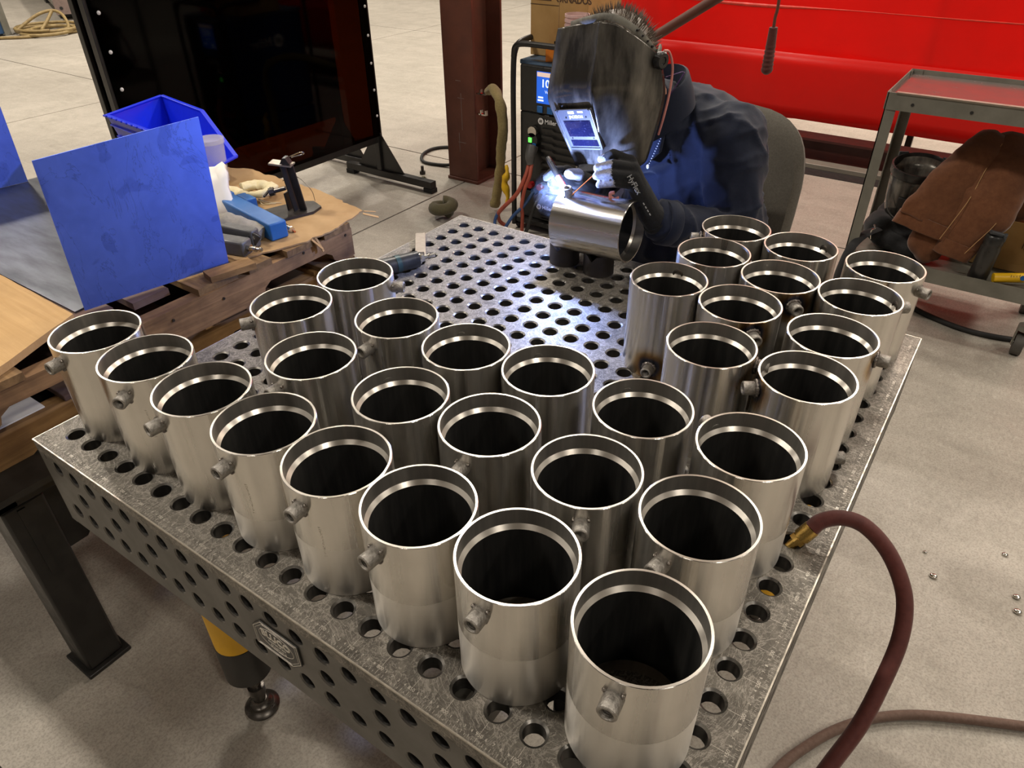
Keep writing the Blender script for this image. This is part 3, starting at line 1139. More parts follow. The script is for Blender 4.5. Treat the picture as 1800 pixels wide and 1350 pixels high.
# notched stubs
for (sx_, sy_, lab) in ((.398, 1.108, 'left dark notched pipe stub propping the lying pipe'), (.496, 1.104, 'right dark notched pipe stub propping the lying pipe')):
    mb = MB()
    n = 56
    ri, ro = .031, .037
    rings = []
    for (r, top_) in ((ro, 0), (ro, 1), (ri, 1), (ri, 0)):
        ring = []
        for k in range(n):
            a = 2 * pi * k / n
            zt = .052 - .014 * max(0, 1 - abs((((a + pi / 4) / (pi / 4)) % 2) - 1) * 2.2) if top_ else 0
            ring.append((sx_ + r * cos(a), sy_ + r * sin(a), H + zt))
        rings.append(ring)
    rings.append(rings[0])
    mb.rings(rings, cap=False)
    one('pipe_stub', mb, M['darkplate'], lab, 'stand', 'notched stubs under the lying pipe', 30)
# ================================================================== LEFT SIDE: BENCH, PALLET, SHEETS, TOOLS
bn = thing('steel_bench', 'black steel bench under the wooden pallet at the left edge', 'bench', (-.8, .45, 0))
fr = MB()
fr.bb(-.345, -.25, -.10, 1.10, .56, .64).bb(-1.45, -.25, -.10, -.01, .56, .64).bb(-1.45, -.25, 1.02, 1.10, .56, .64).bb(-1.45, -1.36, -.1, 1.1, .56, .64)
fr.build('frame', M['blackmetal'], bn, bevel=.004)
MB().bb(-1.46, -.160, -.12, 1.12, .64, .655).build('bench_top', M['blackmetal'], bn)
for (lx_, ly_) in ((-.297, -.005), (-.297, 1.0), (-1.40, -.005), (-1.40, 1.0)):
    lg = MB().bb(lx_ - .044, lx_ + .044, ly_ - .044, ly_ + .044, .012, .56).build('leg', M['blackmetal'], bn, bevel=.006)
    MB().bb(lx_ - .056, lx_ + .056, ly_ - .056, ly_ + .056, 0, .012).build('foot_plate', M['blackmetal'], lg, bevel=.003)
gs = MB().prism([(0, 0), (.22, 0), (.05, -.20), (0, -.20)], .008, Matrix.Translation((-.297, .039, .56)) @ Matrix(((0, 0, 1, 0), (1, 0, 0, 0), (0, 1, 0, 0), (0, 0, 0, 1))))
gs.build('gusset', M['blackmetal'], bn, 0)
MB().bb(-.262, -.25, -.02, -.004, .36, .55).build('weld_tab', M['blackmetal'], bn, 0)

pa = thing('wooden_pallet', 'upper worn wooden pallet, loaded with steel sheets and tools', 'pallet', (-.7, .3, .750), 'stacked wooden pallets on the bench')


def stringer(x, th, dz=0, notches=((.66, .90), (.02, .26))):
    """side board with two fork notches cut from below"""
    y0, y1 = -.30, .975
    zt, zb, zn = .843 + dz, .763 + dz, .803 + dz
    # concave outline: split in vertical strips
    mb = MB()
    xs = sorted({y for a, b in notches for y in (a - .02, a, a + .005, a + .025, b - .025, b - .005, b, b + .02)})

    def zbot(y):
        for a, b in notches:
            if a - .02 <= y <= b + .02:
                t = min(y - (a - .02), (b + .02) - y)
                if t < .02:
                    return zb + .012 * t / .02
                if t < .025:
                    return zb + .012 + (zn - .024 - zb) * (t - .02) / .005
                if t < .045:
                    return zn - .012 + .012 * (t - .025) / .02
                return zn
        return zb
    ys = sorted(set(xs + [y0 + (y1 - y0) * k / 60 for k in range(61)]))
    rings = []
    for y in ys:
        zz = zbot(y)
        j = .002 * noise.noise((y * 9, x, 1))
        rings.append([(x - th / 2, y, zz), (x + th / 2 + j, y, zz), (x + th / 2 + j, y, zt), (x - th / 2, y, zt)])
    mb.rings(rings)
    return mb


for x in (-.230, -.70, -1.19):
    stringer(x, .038).build('stringer', M['wood'], pa, 20)
rb = random.Random(5)
for k, (ya, yb) in enumerate(((-.295, -.17), (-.14, -.05), (-.03, .09), (.115, .215), (.235, .335), (.37, .46), (.49, .60), (.63, .70), (.745, .845), (.875, .97))):
    x1 = {3: -.318, 4: -.30, 5: -.282}.get(k, -.210 + rb.uniform(-.006, .006))
    mb = MB()
    n = 8
    rings = []
    for i in range(n + 1):
        x = -1.23 + (x1 + 1.23) * i / n
        d = .004 * noise.noise((x * 5, k, 2))
        e = .006 * noise.noise((k * 3.1, i, 4)) if i == n else 0
        rings.append([(x + e, ya + d, .843), (x, yb + d, .843), (x - e, yb + d, .860), (x + e, ya + d, .860)])
    mb.rings(rings)
    mb.build('deck_board', M['woodgrey'] if k in (3, 4, 5) else M['woodx'], pa, 20)
for (ya, yb) in ((-.295, -.15), (.30, .42), (.86, .97)):
    MB().bb(-1.23, -.206, ya, yb, .7495, .763).build('bottom_board', M['woodx'], pa, 0, .002)
lo = thing('wooden_pallet', 'lower pale wooden pallet lying directly on the black bench', 'pallet', (-.75, .3, .6555), 'stacked wooden pallets on the bench')
for x in (-.269, -.74, -1.22):
    stringer(x, .038, -.1075, ((-.30, -.06), (.075, .10), (.55, .80))).build('stringer', M['woodlight'], lo, 20)
for (ya, yb) in ((-.29, -.20), (.15, .27), (.40, .50), (.62, .72), (.85, .96)):
    MB().bb(-1.25, -.246, ya, yb, .7355, .749).build('deck_board', M['woodgrey'] if ya < .2 else M['woodlight'], lo, 0, .002)
one('white_card', MB().bb(-.50, -.262, -.16, .115, .7365, .7395), M['paper'], 'white card sheet showing in the gap between the two pallets', 'card')
for (yy, zz) in ((.30, .83), (.41, .82), (.545, .815), (.80, .835), (.95, .83)):
    MB().cyl((-.212, yy, zz), (-.2085, yy, zz), .0035, n=8).build('nail_head', M['spindle'], pa)

# stack of two thick grey boards and the pale fibre board at the near end


def board(name, pts, z, th, mat, label, cat, rough_edge=.004):
    mb = MB()
    n = len(pts)
    P = []
    for i in range(n):
        a, b = Vector(pts[i]), Vector(pts[(i + 1) % n])
        m = max(1, int((b - a).length / .03))
        for k in range(m):
            p = a.lerp(b, k / m)
            d = (b - a).normalized()
            nn = Vector((d.y, -d.x))
            P.append(p + nn * rough_edge * noise.noise((p.x * 18, p.y * 18, z * 30)))
    mb.prism([(p.x, p.y) for p in P], th, Matrix.Translation((0, 0, z)))
    return one(name, mb, mat, label, cat, None, 30)


board('fibre_board', [(-.315, .255), (-.62, .262), (-1.1, .262), (-1.1, -.30), (-.115, -.30), (-.215, .03)], .8605, .016, M['osb'], 'pale tan fibre board lying on the pallet at the left edge', 'board', .003)
# dark plate and the two standing sheets
board('steel_plate', [(-.345, .272), (-.42, .86), (-1.30, .90), (-1.30, .272)], .8605, .004, M['plate'], 'dull dark steel plate lying on the pallet behind the pale board', 'plate', 0)


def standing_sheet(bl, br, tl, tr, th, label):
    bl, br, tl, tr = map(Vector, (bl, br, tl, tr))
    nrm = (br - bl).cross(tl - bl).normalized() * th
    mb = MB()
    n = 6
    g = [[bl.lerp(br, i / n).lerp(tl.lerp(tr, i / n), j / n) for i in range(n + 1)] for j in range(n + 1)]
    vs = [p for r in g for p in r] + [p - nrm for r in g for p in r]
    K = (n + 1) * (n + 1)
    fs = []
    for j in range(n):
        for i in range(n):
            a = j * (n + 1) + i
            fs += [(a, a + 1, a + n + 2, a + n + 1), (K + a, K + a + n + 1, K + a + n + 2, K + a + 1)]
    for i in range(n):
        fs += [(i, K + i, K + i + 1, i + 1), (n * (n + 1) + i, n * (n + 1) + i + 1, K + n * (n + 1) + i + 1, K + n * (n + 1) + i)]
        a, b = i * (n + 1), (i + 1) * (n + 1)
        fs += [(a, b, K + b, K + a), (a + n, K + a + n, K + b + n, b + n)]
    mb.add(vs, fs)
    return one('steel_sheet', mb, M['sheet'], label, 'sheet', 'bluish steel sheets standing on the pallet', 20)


standing_sheet((-.330, .287, .865), (-.262, .614, .865), (-.328, .297, 1.192), (-.259, .629, 1.211), .003, 'large square blue-lit steel sheet standing on edge with dark hand prints')
standing_sheet((-1.32, .345, .8655), (-1.28, .640, .8655), (-1.33, .352, 1.10), (-1.285, .648, 1.09), .003, 'blue-lit steel sheet cut off by the left picture edge')

# cardboard spread over the far end of the pallet
cbp = [(-.262, .64), (-.205, .80), (-.20, .90), (-.232, 1.045), (-.45, 1.09), (-.80, 1.10), (-.98, 1.02), (-.98, .62), (-.45, .60)]
cb = MB()
P = []
for i in range(len(cbp)):
    a, b = Vector(cbp[i]), Vector(cbp[(i + 1) % len(cbp)])
    m = max(1, int((b - a).length / .012))
    for k in range(m):
        p = a.lerp(b, k / m)
        P.append((p.x + .010 * noise.noise((p.x * 40, p.y * 40, 1)), p.y + .012 * noise.noise((p.x * 35, p.y * 35, 5))))
cb.prism(P, .004, Matrix.Translation((0, 0, .8610)))
cs = thing('cardboard_sheet', 'torn brown cardboard sheet lying on the far end of the pallet', 'cardboard', (-.6, .85, .861))
cb.build('sheet', M['card'], cs, 20)
for (a, b, wd) in (((-.205, .83, .862), (-.185, .845, .835), .010), ((-.207, .845, .862), (-.190, .85, .825), .008), ((-.215, 1.03, .864), (-.185, 1.06, .850), .012), ((-.225, 1.045, .864), (-.215, 1.08, .853), .008)):
    MB().bar(a, b, wd, .002).build('torn_flap', M['card'], cs, 0)


# blue stacking bin
Bn = thing('stacking_bin', 'bright blue plastic stacking bin with a sloped open front behind the steel sheet', 'bin', (-1.03, 1.04, .865))
# local: u along back-to-front, outline by corner points at the rim and base
zb, z1 = .866, 1.010


def bin_shell():
    rimo = {'BL': (-1.314, 1.178), 'FL': (-1.232, .923), 'BR': (-1.015, 1.128), 'FR': (-.90, .89)}
    mb = MB()
    A, B_, Cc, D_ = [Vector((*rimo[k], z1)) for k in ('FL', 'BL', 'BR', 'FR')]
    b = [Vector((-1.195, .945, zb)), Vector((-1.265, 1.15, zb)), Vector((-.90, 1.075, zb)), Vector((-.84, .895, zb))]
    F1, F2 = Vector((-.765, 1.045, .925)), Vector((-.72, .90, .925))
    t = .004
    outer = [A, B_, Cc, D_, F1, F2] + b
    cen = sum(outer, Vector()) / len(outer)

    def inn(p):
        q = p.copy()
        d = (cen - p)
        q.x += t * (1 if d.x > 0 else -1)
        q.y += t * (1 if d.y > 0 else -1)
        if p.z < zb + .001:
            q.z += t
        return q
    V_ = outer + [inn(p) for p in outer]
    # 0A 1B 2C 3D 4F1 5F2 6bFL 7bBL 8bBR 9bFR
    F = [(0, 1, 7, 6), (1, 2, 4, 8, 7), (0, 6, 9, 5, 3), (8, 4, 5, 9), (6, 7, 8, 9)]
    fs = []
    for f in F:
        fs.append(f)
        fs.append(tuple(i + 10 for i in f[::-1]))
    loop = [0, 1, 2, 4, 5, 3]
    for i in range(len(loop)):
        p, q = loop[i], loop[(i + 1) % len(loop)]
        fs.append((p, q, q + 10, p + 10))
    mb.add(V_, fs)
    return mb, (A, B_, Cc, D_, F1, F2, b)


bs_, (A, B_, Cc, D_, F1, F2, bb_) = bin_shell()
bs_.build('shell', M['bluebin'], Bn, 20)
rm_ = MB()
for p, q in ((A, B_), (B_, Cc), (Cc, F1), (F1, F2), (D_, F2), (D_, A)):
    rm_.bar(p, q, .014, .006)
rm_.build('rim', M['bluebin'], Bn, 0, .0015)
rg = MB()
for k in range(9):
    p = A.lerp(D_, .06 + k * .1)
    rg.box(p + Vector((-.006, -.010, .003)), (.018, .006, .006))
rg.build('label_ridge', M['bluebin'], Bn, 0, .001)
rl = MB()
for k in range(3):
    p = bb_[0].lerp(A, .3 + .25 * k)
    q = bb_[3].lerp(D_, .3 + .25 * k)
    rl.bar(p + Vector((0, -.004, 0)), q + Vector((0, -.004, 0)), .004, .004)
rl.build('stiffening_rib', M['bluebin'], Bn, 0)

# clear plastic cup
cup = thing('plastic_cup', 'clear plastic cup with a thick rim beside the blue bin', 'cup', (-.775, .975, .865))
Mx = Matrix.Translation((-.775, .975, .866))
MB().lathe([(.031, 0), (.039, .13), (.0375, .13), (.0295, .003)], 32, Mx, closed=False).build('wall', M['clear'], cup)
MB().lathe([(.039, .118), (.042, .119), (.042, .131), (.0375, .131)], 32, Mx).build('rim', M['clear'], cup)

# crumpled white paper
pp = MB()
g = []
for j in range(9):
    row = []
    for i in range(6):
        u, v_ = i / 5, j / 8
        p = Vector((-.565, .735, .868)).lerp(Vector((-.475, .80, .868)), u) + Vector((-.13, .085, .10)) * v_ + Vector((0, 0, .03 * sin(v_ * pi)))
        p += Vector((.010, .006, .012)) * noise.noise((u * 3, v_ * 4, 2.2)) + Vector((0, 0, .012 * (i == 5)))
        row.append(p)
    g.append(row)
pp.add([p for r in g for p in r], [(j * 6 + i, j * 6 + i + 1, (j + 1) * 6 + i + 1, (j + 1) * 6 + i) for j in range(8) for i in range(5)])
po = one('folded_paper', pp, M['paper'], 'folded white paper leaning beside the blue rod box', 'paper', None, 25)
solid(po, .012)

# blue rod box, lying open-ended
bx = thing('rod_box', 'long blue plastic rod box lying on the cardboard', 'box', (-.42, .81, .8655))
a, b = Vector((-.60, .84, .889)), Vector((-.268, .782, .889))
MB().bar(a, b, .050, .046).build('body', M['bluebox'], bx, bevel=.004)
cpb = MB()
q = a + (a - b).normalized() * .004
dirb = (b - a).normalized()
cpb.bar(a - dirb * .01, a + dirb * .06, .056, .052)
cpb.build('sleeve_cap', M['bluebox'], bx, bevel=.003)
MB().bar(a + dirb * .02 + Vector((.02, .055, -.008)), a + dirb * .085 + Vector((.02, .055, -.008)), .03, .03).build('loose_lid', M['bluebox'], bx, bevel=.003)
one('copper_rod', MB().cyl((-.50, .875, .868), (-.27, .832, .868), .0028, n=8), M['copper'], 'thin copper rod lying beside the blue rod box', 'rod')
bo = thing('bolt', 'bright plated bolt lying beside the copper rod and blue box', 'bolt', (-.305, .85, .866))
MB().cyl((-.365, .86, .871), (-.285, .832, .872), .0045, n=12).build('shank', M['chrome'], bo)
MB().cyl((-.285, .832, .873), (-.278, .8296, .873), .0085, n=6).build('head', M['chrome'], bo)
MB().cyl((-.385, .867, .871), (-.365, .86, .871), .0035, .0047, n=10).build('tip', M['brass'], bo)

# cream rag: twisted ring of cloth
rag = thing('cotton_rag', 'cream twisted cotton rag lying on the cardboard', 'rag', (-.58, .93, .865))
pts = [(-.70, .905, .875), (-.66, .90, .885), (-.62, .915, .885), (-.585, .90, .882), (-.555, .91, .886), (-.525, .935, .888), (-.53, .975, .887), (-.565, .99, .886), (-.60, .975, .886), (-.615, .94, .886)]
pt = curve_path(pts, 5)
rr = [(.020 + .007 * noise.noise((i * .4, 1, 2)), .011 + .004 * noise.noise((i * .5, 7, 2))) for i in range(len(pt))]
mb = MB().tube(pt, rr, 12)
mb.v = [(x + .006 * noise.noise((x * 60, y * 60, z * 60)), y + .006 * noise.noise((x * 60 + 9, y * 60, z * 60)), max(.8652, z + .005 * noise.noise((x * 50, y * 50 + 5, z)))) for x, y, z in mb.v]
mb.build('cloth', M['cream'], rag, 80)
tl_ = MB()
for k in range(3):
    tl_.tube(curve_path([(-.535, .93, .872), (-.50, .915 + .01 * k, .868), (-.485 + .01 * k, .93 + .012 * k, .867)], 4), .0012, 5)
tl_.build('loose_thread', M['cream'], rag, 60)

# welded test fixture: plate, post with clip, screw
fx = thing('welding_fixture', 'dark fixture with octagonal base plate, upright post and binder clip', 'fixture', (-.40, .92, .8655))
Mf = Matrix.Translation((-.395, .905, .8655)) @ Matrix.Rotation(.35, 4, 'Z')
MB().prism([(-.10, -.025), (-.10, .025), (-.065, .05), (.065, .05), (.10, .025), (.10, -.025), (.065, -.05), (-.065, -.05)], .007, Mf @ Matrix.Rotation(.9, 4, 'Z')).build('base_plate', M['darkplate'], fx, 20)
pb, pt_ = Vector((-.375, .935, .872)), Vector((-.345, .893, 1.0))
po_ = MB()
po_.bar(pb, pb + Vector((-.010, -.012, .13)), .028, .004, (1, .3, 0)).bar(pb + Vector((.014, .010, 0)), pb + Vector((.004, -.002, .13)), .004, .022, (1, .3, 0)).bar(pb + Vector((-.02, -.005, 0)), pb + Vector((-.022, -.008, .05)), .026, .004, (1, .3, 0))
po_.build('post', M['darkplate'], fx, 0)
MB().box(pb + Vector((-.012, -.014, .133)), (.062, .036, .005), (0, .1, .5)).build('top_pad', M['toolarm'], fx, 0, .001)
cl = MB()
cc = pb + Vector((.002, -.004, .142))
cl.prism([(-.014, 0), (.014, 0), (.004, .016), (-.004, .016)], .024, Matrix.Translation(cc + Vector((0, 0, -.004))) @ Matrix.Rotation(.5, 4, 'Z') @ Matrix.Rotation(pi / 2, 4, 'X'))
cl.build('binder_clip', M['blackplastic'], fx, 0)
wl_ = MB().tube(curve_path([cc + Vector((-.004, -.01, .004)), cc + Vector((.012, .004, .012)), cc + Vector((.034, .02, .022)), cc + Vector((.038, .028, .018)), cc + Vector((.028, .028, .012)), cc + Vector((.006, .010, .006))], 5), .0016, 6)
wl_.build('clip_handle', M['chrome'], fx)
sc2 = MB().cyl(pb + Vector((-.02, -.01, .062)), pb + Vector((-.052, -.036, .052)), .006, n=12).cyl(pb + Vector((-.046, -.03, .054)), pb + Vector((-.056, -.039, .051)), .012, n=8).bar(pb + Vector((-.072, -.020, .055)), pb + Vector((-.052, -.062, .047)), .005, .005)
sc2.build('clamp_screw', M['spindle'], fx)
MB().tube(curve_path([pb + Vector((-.04, -.0, .075)), pb + Vector((-.02, .012, .092)), pb + Vector((.02, .012, .09)), pb + Vector((.05, .02, .06)), pb + Vector((.055, .022, .03))], 5), .0008, 5).build('wire', M['spindle'], fx)

# grey air tool and grey rag behind the sheet
at = thing('grey_air_tool', 'grey air tool with a plated hose nipple lying on the pallet edge', 'tool', (-.30, .66, .861))
MB().bar((-.40, .640, .884), (-.262, .676, .884), .040, .040).build('body', M['greygun'], at, bevel=.006)
MB().bar((-.40, .69, .892), (-.275, .715, .890), .03, .05).build('handle', M['greygun'], at, bevel=.005)
MB().bar((-.285, .7, .902), (-.270, .716, .884), .012, .03).build('trigger', M['blackplastic'], at, bevel=.003)
dn = (Vector((-.262, .676, .884)) - Vector((-.40, .640, .884))).normalized()
e0 = Vector((-.262, .676, .884))
nz_ = MB().cyl(e0, e0 + dn * .010, .0095, n=6).cyl(e0 + dn * .01, e0 + dn * .020, .006, n=14).cyl(e0 + dn * .020, e0 + dn * .026, .0075, n=14).cyl(e0 + dn * .026, e0 + dn * .036, .0045, n=14).cyl(e0 + dn * .036, e0 + dn * .042, .006, .0045, n=14)
nz_.build('hose_nipple', M['chrome'], at)
gr = MB()
pt = curve_path([(-.46, .70, .885), (-.40, .72, .905), (-.34, .735, .895), (-.30, .75, .882)], 5)
gr.tube(pt, [(.035 + .008 * noise.noise((i * .5, 0, 1)), .02 + .006 * noise.noise((i * .6, 3, 1))) for i in range(len(pt))], 12)
gr.v = [(x + .008 * noise.noise((x * 40, y * 40, z * 40)), y + .008 * noise.noise((x * 45 + 9, y * 45, z * 40)), max(.8655, z + .006 * noise.noise((x * 50, y * 50, z * 40 + 4)))) for x, y, z in gr.v]
one('grey_rag', gr, M['toolarm'] if False else m_fabric('grey_work_rag', (.20, .185, .16), (.27, .25, .215), 90), 'crumpled grey rag behind the grey air tool', 'rag', None, 60)
one('wood_scrap', MB().bar((-.238, .535, .868), (-.212, .645, .868), .045, .015), M['woodlight'], 'broken yellowish board end on the pallet edge by the sheet', 'wood')

# black air tool with a bare belt arm lying on the welding table
bt_ = thing('black_air_tool', 'black air tool with a bare flat arm lying on the perforated table', 'tool', (.09, .85, H))
tL, tR = Vector((.066, .770, .8715)), Vector((.1165, .880, .8715))
tdir = (tR - tL).normalized()
MB().cyl(tL, tR, .0205, .0205, n=28).build('grip', M['blackplastic'], bt_)
MB().cyl(tL + tdir * .062, tL + tdir * .074, .0214, n=28).build('grip_ring', M['teal'], bt_)
MB().cyl(tR, tR + tdir * .006, .014, n=20).cyl(tR + tdir * .006, tR + tdir * .016, .0095, n=6).cyl(tR + tdir * .016, tR + tdir * .028, .006, n=14).cyl(tR + tdir * .028, tR + tdir * .033, .0075, n=14).cyl(tR + tdir * .033, tR + tdir * .046, .0048, n=14).build('hose_nipple', M['chrome'], bt_)
MB().bar((.0870, .924, .8545), (.001, 1.024, .8575), .027, .006).build('belt_arm', M['toolarm'], bt_, 0, .001)
MB().bar((.110, .895, .858), (.078, .932, .856), .022, .010).build('arm_clamp', M['darkplate'], bt_, 0, .002)
# ================================================================== WELDING SCREENS


def welding_screen(x, y0, y1, ztop, lab, zb=.25, feet=(True, True), mat='tinted'):
    s = thing('welding_screen', lab, 'screen', (x, (y0 + y1) / 2, 0), 'framed dark welding screens')
    h = .02
    MB().bb(x - h, x + h, y0, y0 + .04, .07, ztop).build('post', M['blackmetal'], s, bevel=.003)
    MB().bb(x - h, x + h, y1 - .04, y1, .07, ztop).build('post', M['blackmetal'], s, bevel=.003)
    MB().bb(x - h, x + h, y0 + .04, y1 - .04, zb, zb + .045).build('rail', M['blackmetal'], s, bevel=.003)
    MB().bb(x - h, x + h, y0 + .04, y1 - .04, ztop - .045, ztop).build('rail', M['blackmetal'], s, bevel=.003)
    MB().bb(x + .021, x + .0235, y0 + .015, y1 - .015, zb + .04, ztop - .02).build('tinted_panel', M[mat], s, 0)
    n = 0
    for yy in (y0 + .052, y1 - .03):
        z = .415
        while z < ztop - .05:
            MB().lathe([(.0085, 0), (.0085, .002), (.005, .005), (1e-5, .006)], 10, Matrix.Translation((x + .0236, yy, z)) @ Matrix.Rotation(pi / 2, 4, 'Y')).build('snap_button', M['labelw'], s)
            z += .153
    for yy, on in ((y0 + .02, feet[0]), (y1 - .02, feet[1])):
        if not on:
            continue
        f = MB().bb(x - .30, x + .44, yy - .025, yy + .025, .028, .072).build('foot_bar', M['blackmetal'], s, bevel=.003)
        for sg in (-1, 1):
            g = MB().prism([(sg * .02, 0), (sg * .20, 0), (sg * .02, .24)], .006, Matrix.Translation((x, yy + .003, .072)) @ Matrix.Rotation(pi / 2, 4, 'X'))
            g.build('gusset', M['blackmetal'], f, 0)
        for xx in (x - .27, x + .41):
            MB().bb(xx - .035, xx + .035, yy - .028, yy + .028, 0, .028).build('foot_pad', M['rubber'], f, bevel=.003)
    return s


welding_screen(-2.14, 1.42, 3.06, 2.0, 'large dark glossy welding screen in a black frame behind the pallet')
welding_screen(-2.58, 1.60, 3.16, 2.0, 'second framed screen standing behind the large one, only its foot visible below', .33)

# ================================================================== WELDING MACHINE ON ITS CART
wm = thing('welding_machine', 'blue and black welding machine on a tube cart, with a lit blue display', 'welder', (-.74, 3.15, 0))
xl, xr, yf, yb = -.950, -.52, 2.885, 3.55
MB().bb(xl, xr, yf + .03, yb, .235, .87).build('case', M['blueshell'], wm, bevel=.012)
MB().bb(xl - .004, xr + .004, yf + .02, yb + .01, .862, .885).build('top_cover', M['paleblue'], wm, bevel=.006)
MB().bb(xl + .01, xr - .01, yf, yf + .032, .64, .868).build('control_panel', M['blackplastic'], wm, bevel=.010)
MB().bb(xl + .01, xr - .01, yf + .004, yf + .032, .235, .64).build('front_panel', M['blackplastic'], wm, bevel=.006)
ds = MB().bb(-.835, -.695, yf - .004, yf, .695, .845).build('display', M['screen'], wm, 0)
ht = MB().bb(-.832, -.698, yf - .0048, yf - .004, .822, .842).build('display_header', M['screenp'], ds, 0)
tx = MB()
Mt = frame((-.765, yf - .0048, .79), (1, 0, 0), (0, 0, 1))
put_text(tx, '10.7', .052, Mt, .0002, .001)
put_text(tx, 'Volts', .020, Mt @ Matrix.Translation((0, -.038, 0)), .0002)
for bx_, bz_, bw_ in ((-.045, -.066, .03), (-.045, -.080, .034), (.035, -.066, .03)):
    tx.prism([(bx_ - bw_ / 2, bz_ - .004), (bx_ + bw_ / 2, bz_ - .004), (bx_ + bw_ / 2, bz_ + .004), (bx_ - bw_ / 2, bz_ + .004)], .0003, Mt)
tx.build('display_digits', M['screenw'], ds, 0)
for xx in (-.815, -.755, -.70):
    MB().bb(xx - .017, xx + .017, yf - .006, yf, .648, .682).build('soft_key', M['bluebox'], wm, bevel=.003)


def logo(parent, Mx, s, name='maker_logo'):
    mb = MB()
    mb.lathe([(.5 * s, 0), (.5 * s, .001)], 28, Mx @ Matrix.Translation((-1.35 * s, 0, 0)))
    put_text(mb, 'Miller', s * .95, Mx @ Matrix.Translation((.45 * s, 0, .0008)), .0004, .004 * s)
    o = mb.build(name, M['labelw'], parent, 0)
    b = MB()
    for k in range(3):
        x0 = -1.62 * s + k * .17 * s
        b.prism([(x0, -.20 * s), (x0 + .10 * s, -.20 * s), (x0 + .20 * s, .20 * s), (x0 + .10 * s, .20 * s)], .001, Mx @ Matrix.Translation((0, 0, .0009)))
    b.build('logo_bar', M['blackplastic'], o, 0)


logo(wm, frame((-.765, yf - .001, .607), (1, 0, 0), (0, 0, 1)), .033)
# big logo on the left flank, facing the tinted screen
logo(wm, frame((xl - .001, 3.20, .70), (0, -1, 0), (0, 0, 1)), .085, 'side_logo')
for k in range(9):
    z = .575 - k * .036
    lv = MB()
    pts = [(-.80, z), (-.735, z), (-.72, z - .010), (xr - .02, z - .010), (xr - .02, z - .022), (-.725, z - .022), (-.74, z - .012), (-.80, z - .012)]
    lv.prism([(x, zz) for x, zz in pts], .014, Matrix.Translation((0, yf + .004, 0)) @ Matrix.Rotation(pi / 2, 4, 'X'))
    lv.build('louvre', M['blackmetal'], wm, 0)
# torch connector
MB().cyl((-.845, yf + .004, .515), (-.845, yf - .03, .515), .034, n=24).build('torch_socket', M['blackplastic'], wm)
kn = MB().cyl((-.845, yf - .01, .555), (-.845, yf - .03, .555), .026, n=20).build('output_ring', M['chrome'], wm)
MB().bb(-.865, -.845, yf - .034, yf - .03, .500, .525).build('green_lamp', M['greenled'], wm, 0, .002)
MB().bb(-.84, -.818, yf - .034, yf - .03, .478, .50).build('blue_tag', M['bluebox'], wm, 0, .002)
MB().tube(curve_path([(-.845, yf - .02, .48), (-.842, yf - .05, .43), (-.835, yf - .055, .395)], 4), [.030, .030, .029, .028, .026, .024, .022, .020, .02], 14).build('cable_boot', M['greygun'], wm)
# cooler
MB().bb(xl, xr, yf + .02, yb, .075, .225).build('cooler_case', M['blueshell'], wm, bevel=.008)
MB().bb(xl + .01, xr - .01, yf + .002, yf + .022, .075, .225).build('cooler_front', M['blackplastic'], wm, bevel=.006)
logo(wm, frame((-.775, yf - .0, .150), (1, 0, 0), (0, 0, 1)), .030)
for xx, mt in ((-.86, 'redc'), (-.80, 'redc'), (-.835, 'bluecable'), (-.785, 'bluecable')):
    MB().cyl((xx, yf + .003, .268 if mt == 'redc' else .236), (xx, yf - .028, .268 if mt == 'redc' else .236), .017, n=8).build('coolant_socket', M[mt], wm)
for k in range(3):
    z = .118 - k * .018
    MB().bb(-.80, xr - .02, yf - .006, yf + .004, z, z + .008).build('louvre', M['blackmetal'], wm, 0)
# cart: tubes, tray and wheels
for xx in (-.962, -.505):
    MB().tube(curve_path([(xx, 2.86, .03), (xx, 2.86, .45), (xx, 2.86, .80), (xx, 2.88, .93), (xx, 2.96, .965), (xx, 3.2, .968)], 6), .014, 12).build('cart_tube', M['blackmetal'], wm)
MB().tube(curve_path([(-.962, 2.865, .90), (-.95, 2.862, .948), (-.90, 2.86, .966), (-.735, 2.86, .968), (-.57, 2.86, .966), (-.515, 2.862, .948), (-.505, 2.865, .90)], 5), .014, 12).build('cart_handle', M['blackmetal'], wm)
MB().bb(-.975, -.49, 2.86, 3.60, .045, .072).build('cart_tray', M['blackmetal'], wm, bevel=.004)
MB().tube(curve_path([(-.985, 3.56, .07), (-.985, 3.56, 1.05), (-.985, 3.50, 1.13), (-.90, 3.50, 1.14), (-.6, 3.5, 1.14)], 5), .013, 12).build('cart_tube', M['blackmetal'], wm)
for xx in (-.95, -.515):
    for yy in (2.90, 3.55):
        MB().cyl((xx - .012, yy, .025), (xx + .012, yy, .025), .025, n=18).build('caster', M['rubber'], wm)
# cables on the front
for pts, mt, r in ((((-.843, 2.83, .40), (-.846, 2.80, .34), (-.875, 2.76, .25), (-.945, 2.74, .17), (-1.0, 2.76, .11), (-1.02, 2.80, .05), (-1.0, 2.83, .012)), 'redcable', .011),
                   (((-.828, 2.83, .40), (-.822, 2.80, .34), (-.84, 2.78, .27), (-.858, 2.78, .18), (-.86, 2.79, .12), (-.87, 2.8, .02)), 'redcable', .010),
                   (((-.835, 2.86, .236), (-.85, 2.79, .18), (-.90, 2.76, .12), (-.94, 2.74, .05), (-.96, 2.74, .012)), 'bluecable', .009),
                   (((-1.0, 2.76, .12), (-1.01, 2.74, .07), (-.99, 2.72, .012)), 'bluecable', .009),
                   (((-.785, 2.86, .236), (-.80, 2.80, .16), (-.82, 2.78, .06), (-.84, 2.76, .012)), 'blackplastic', .010)):
    MB().tube(curve_path(pts, 6), r, 10).build('cable', M[mt], wm)

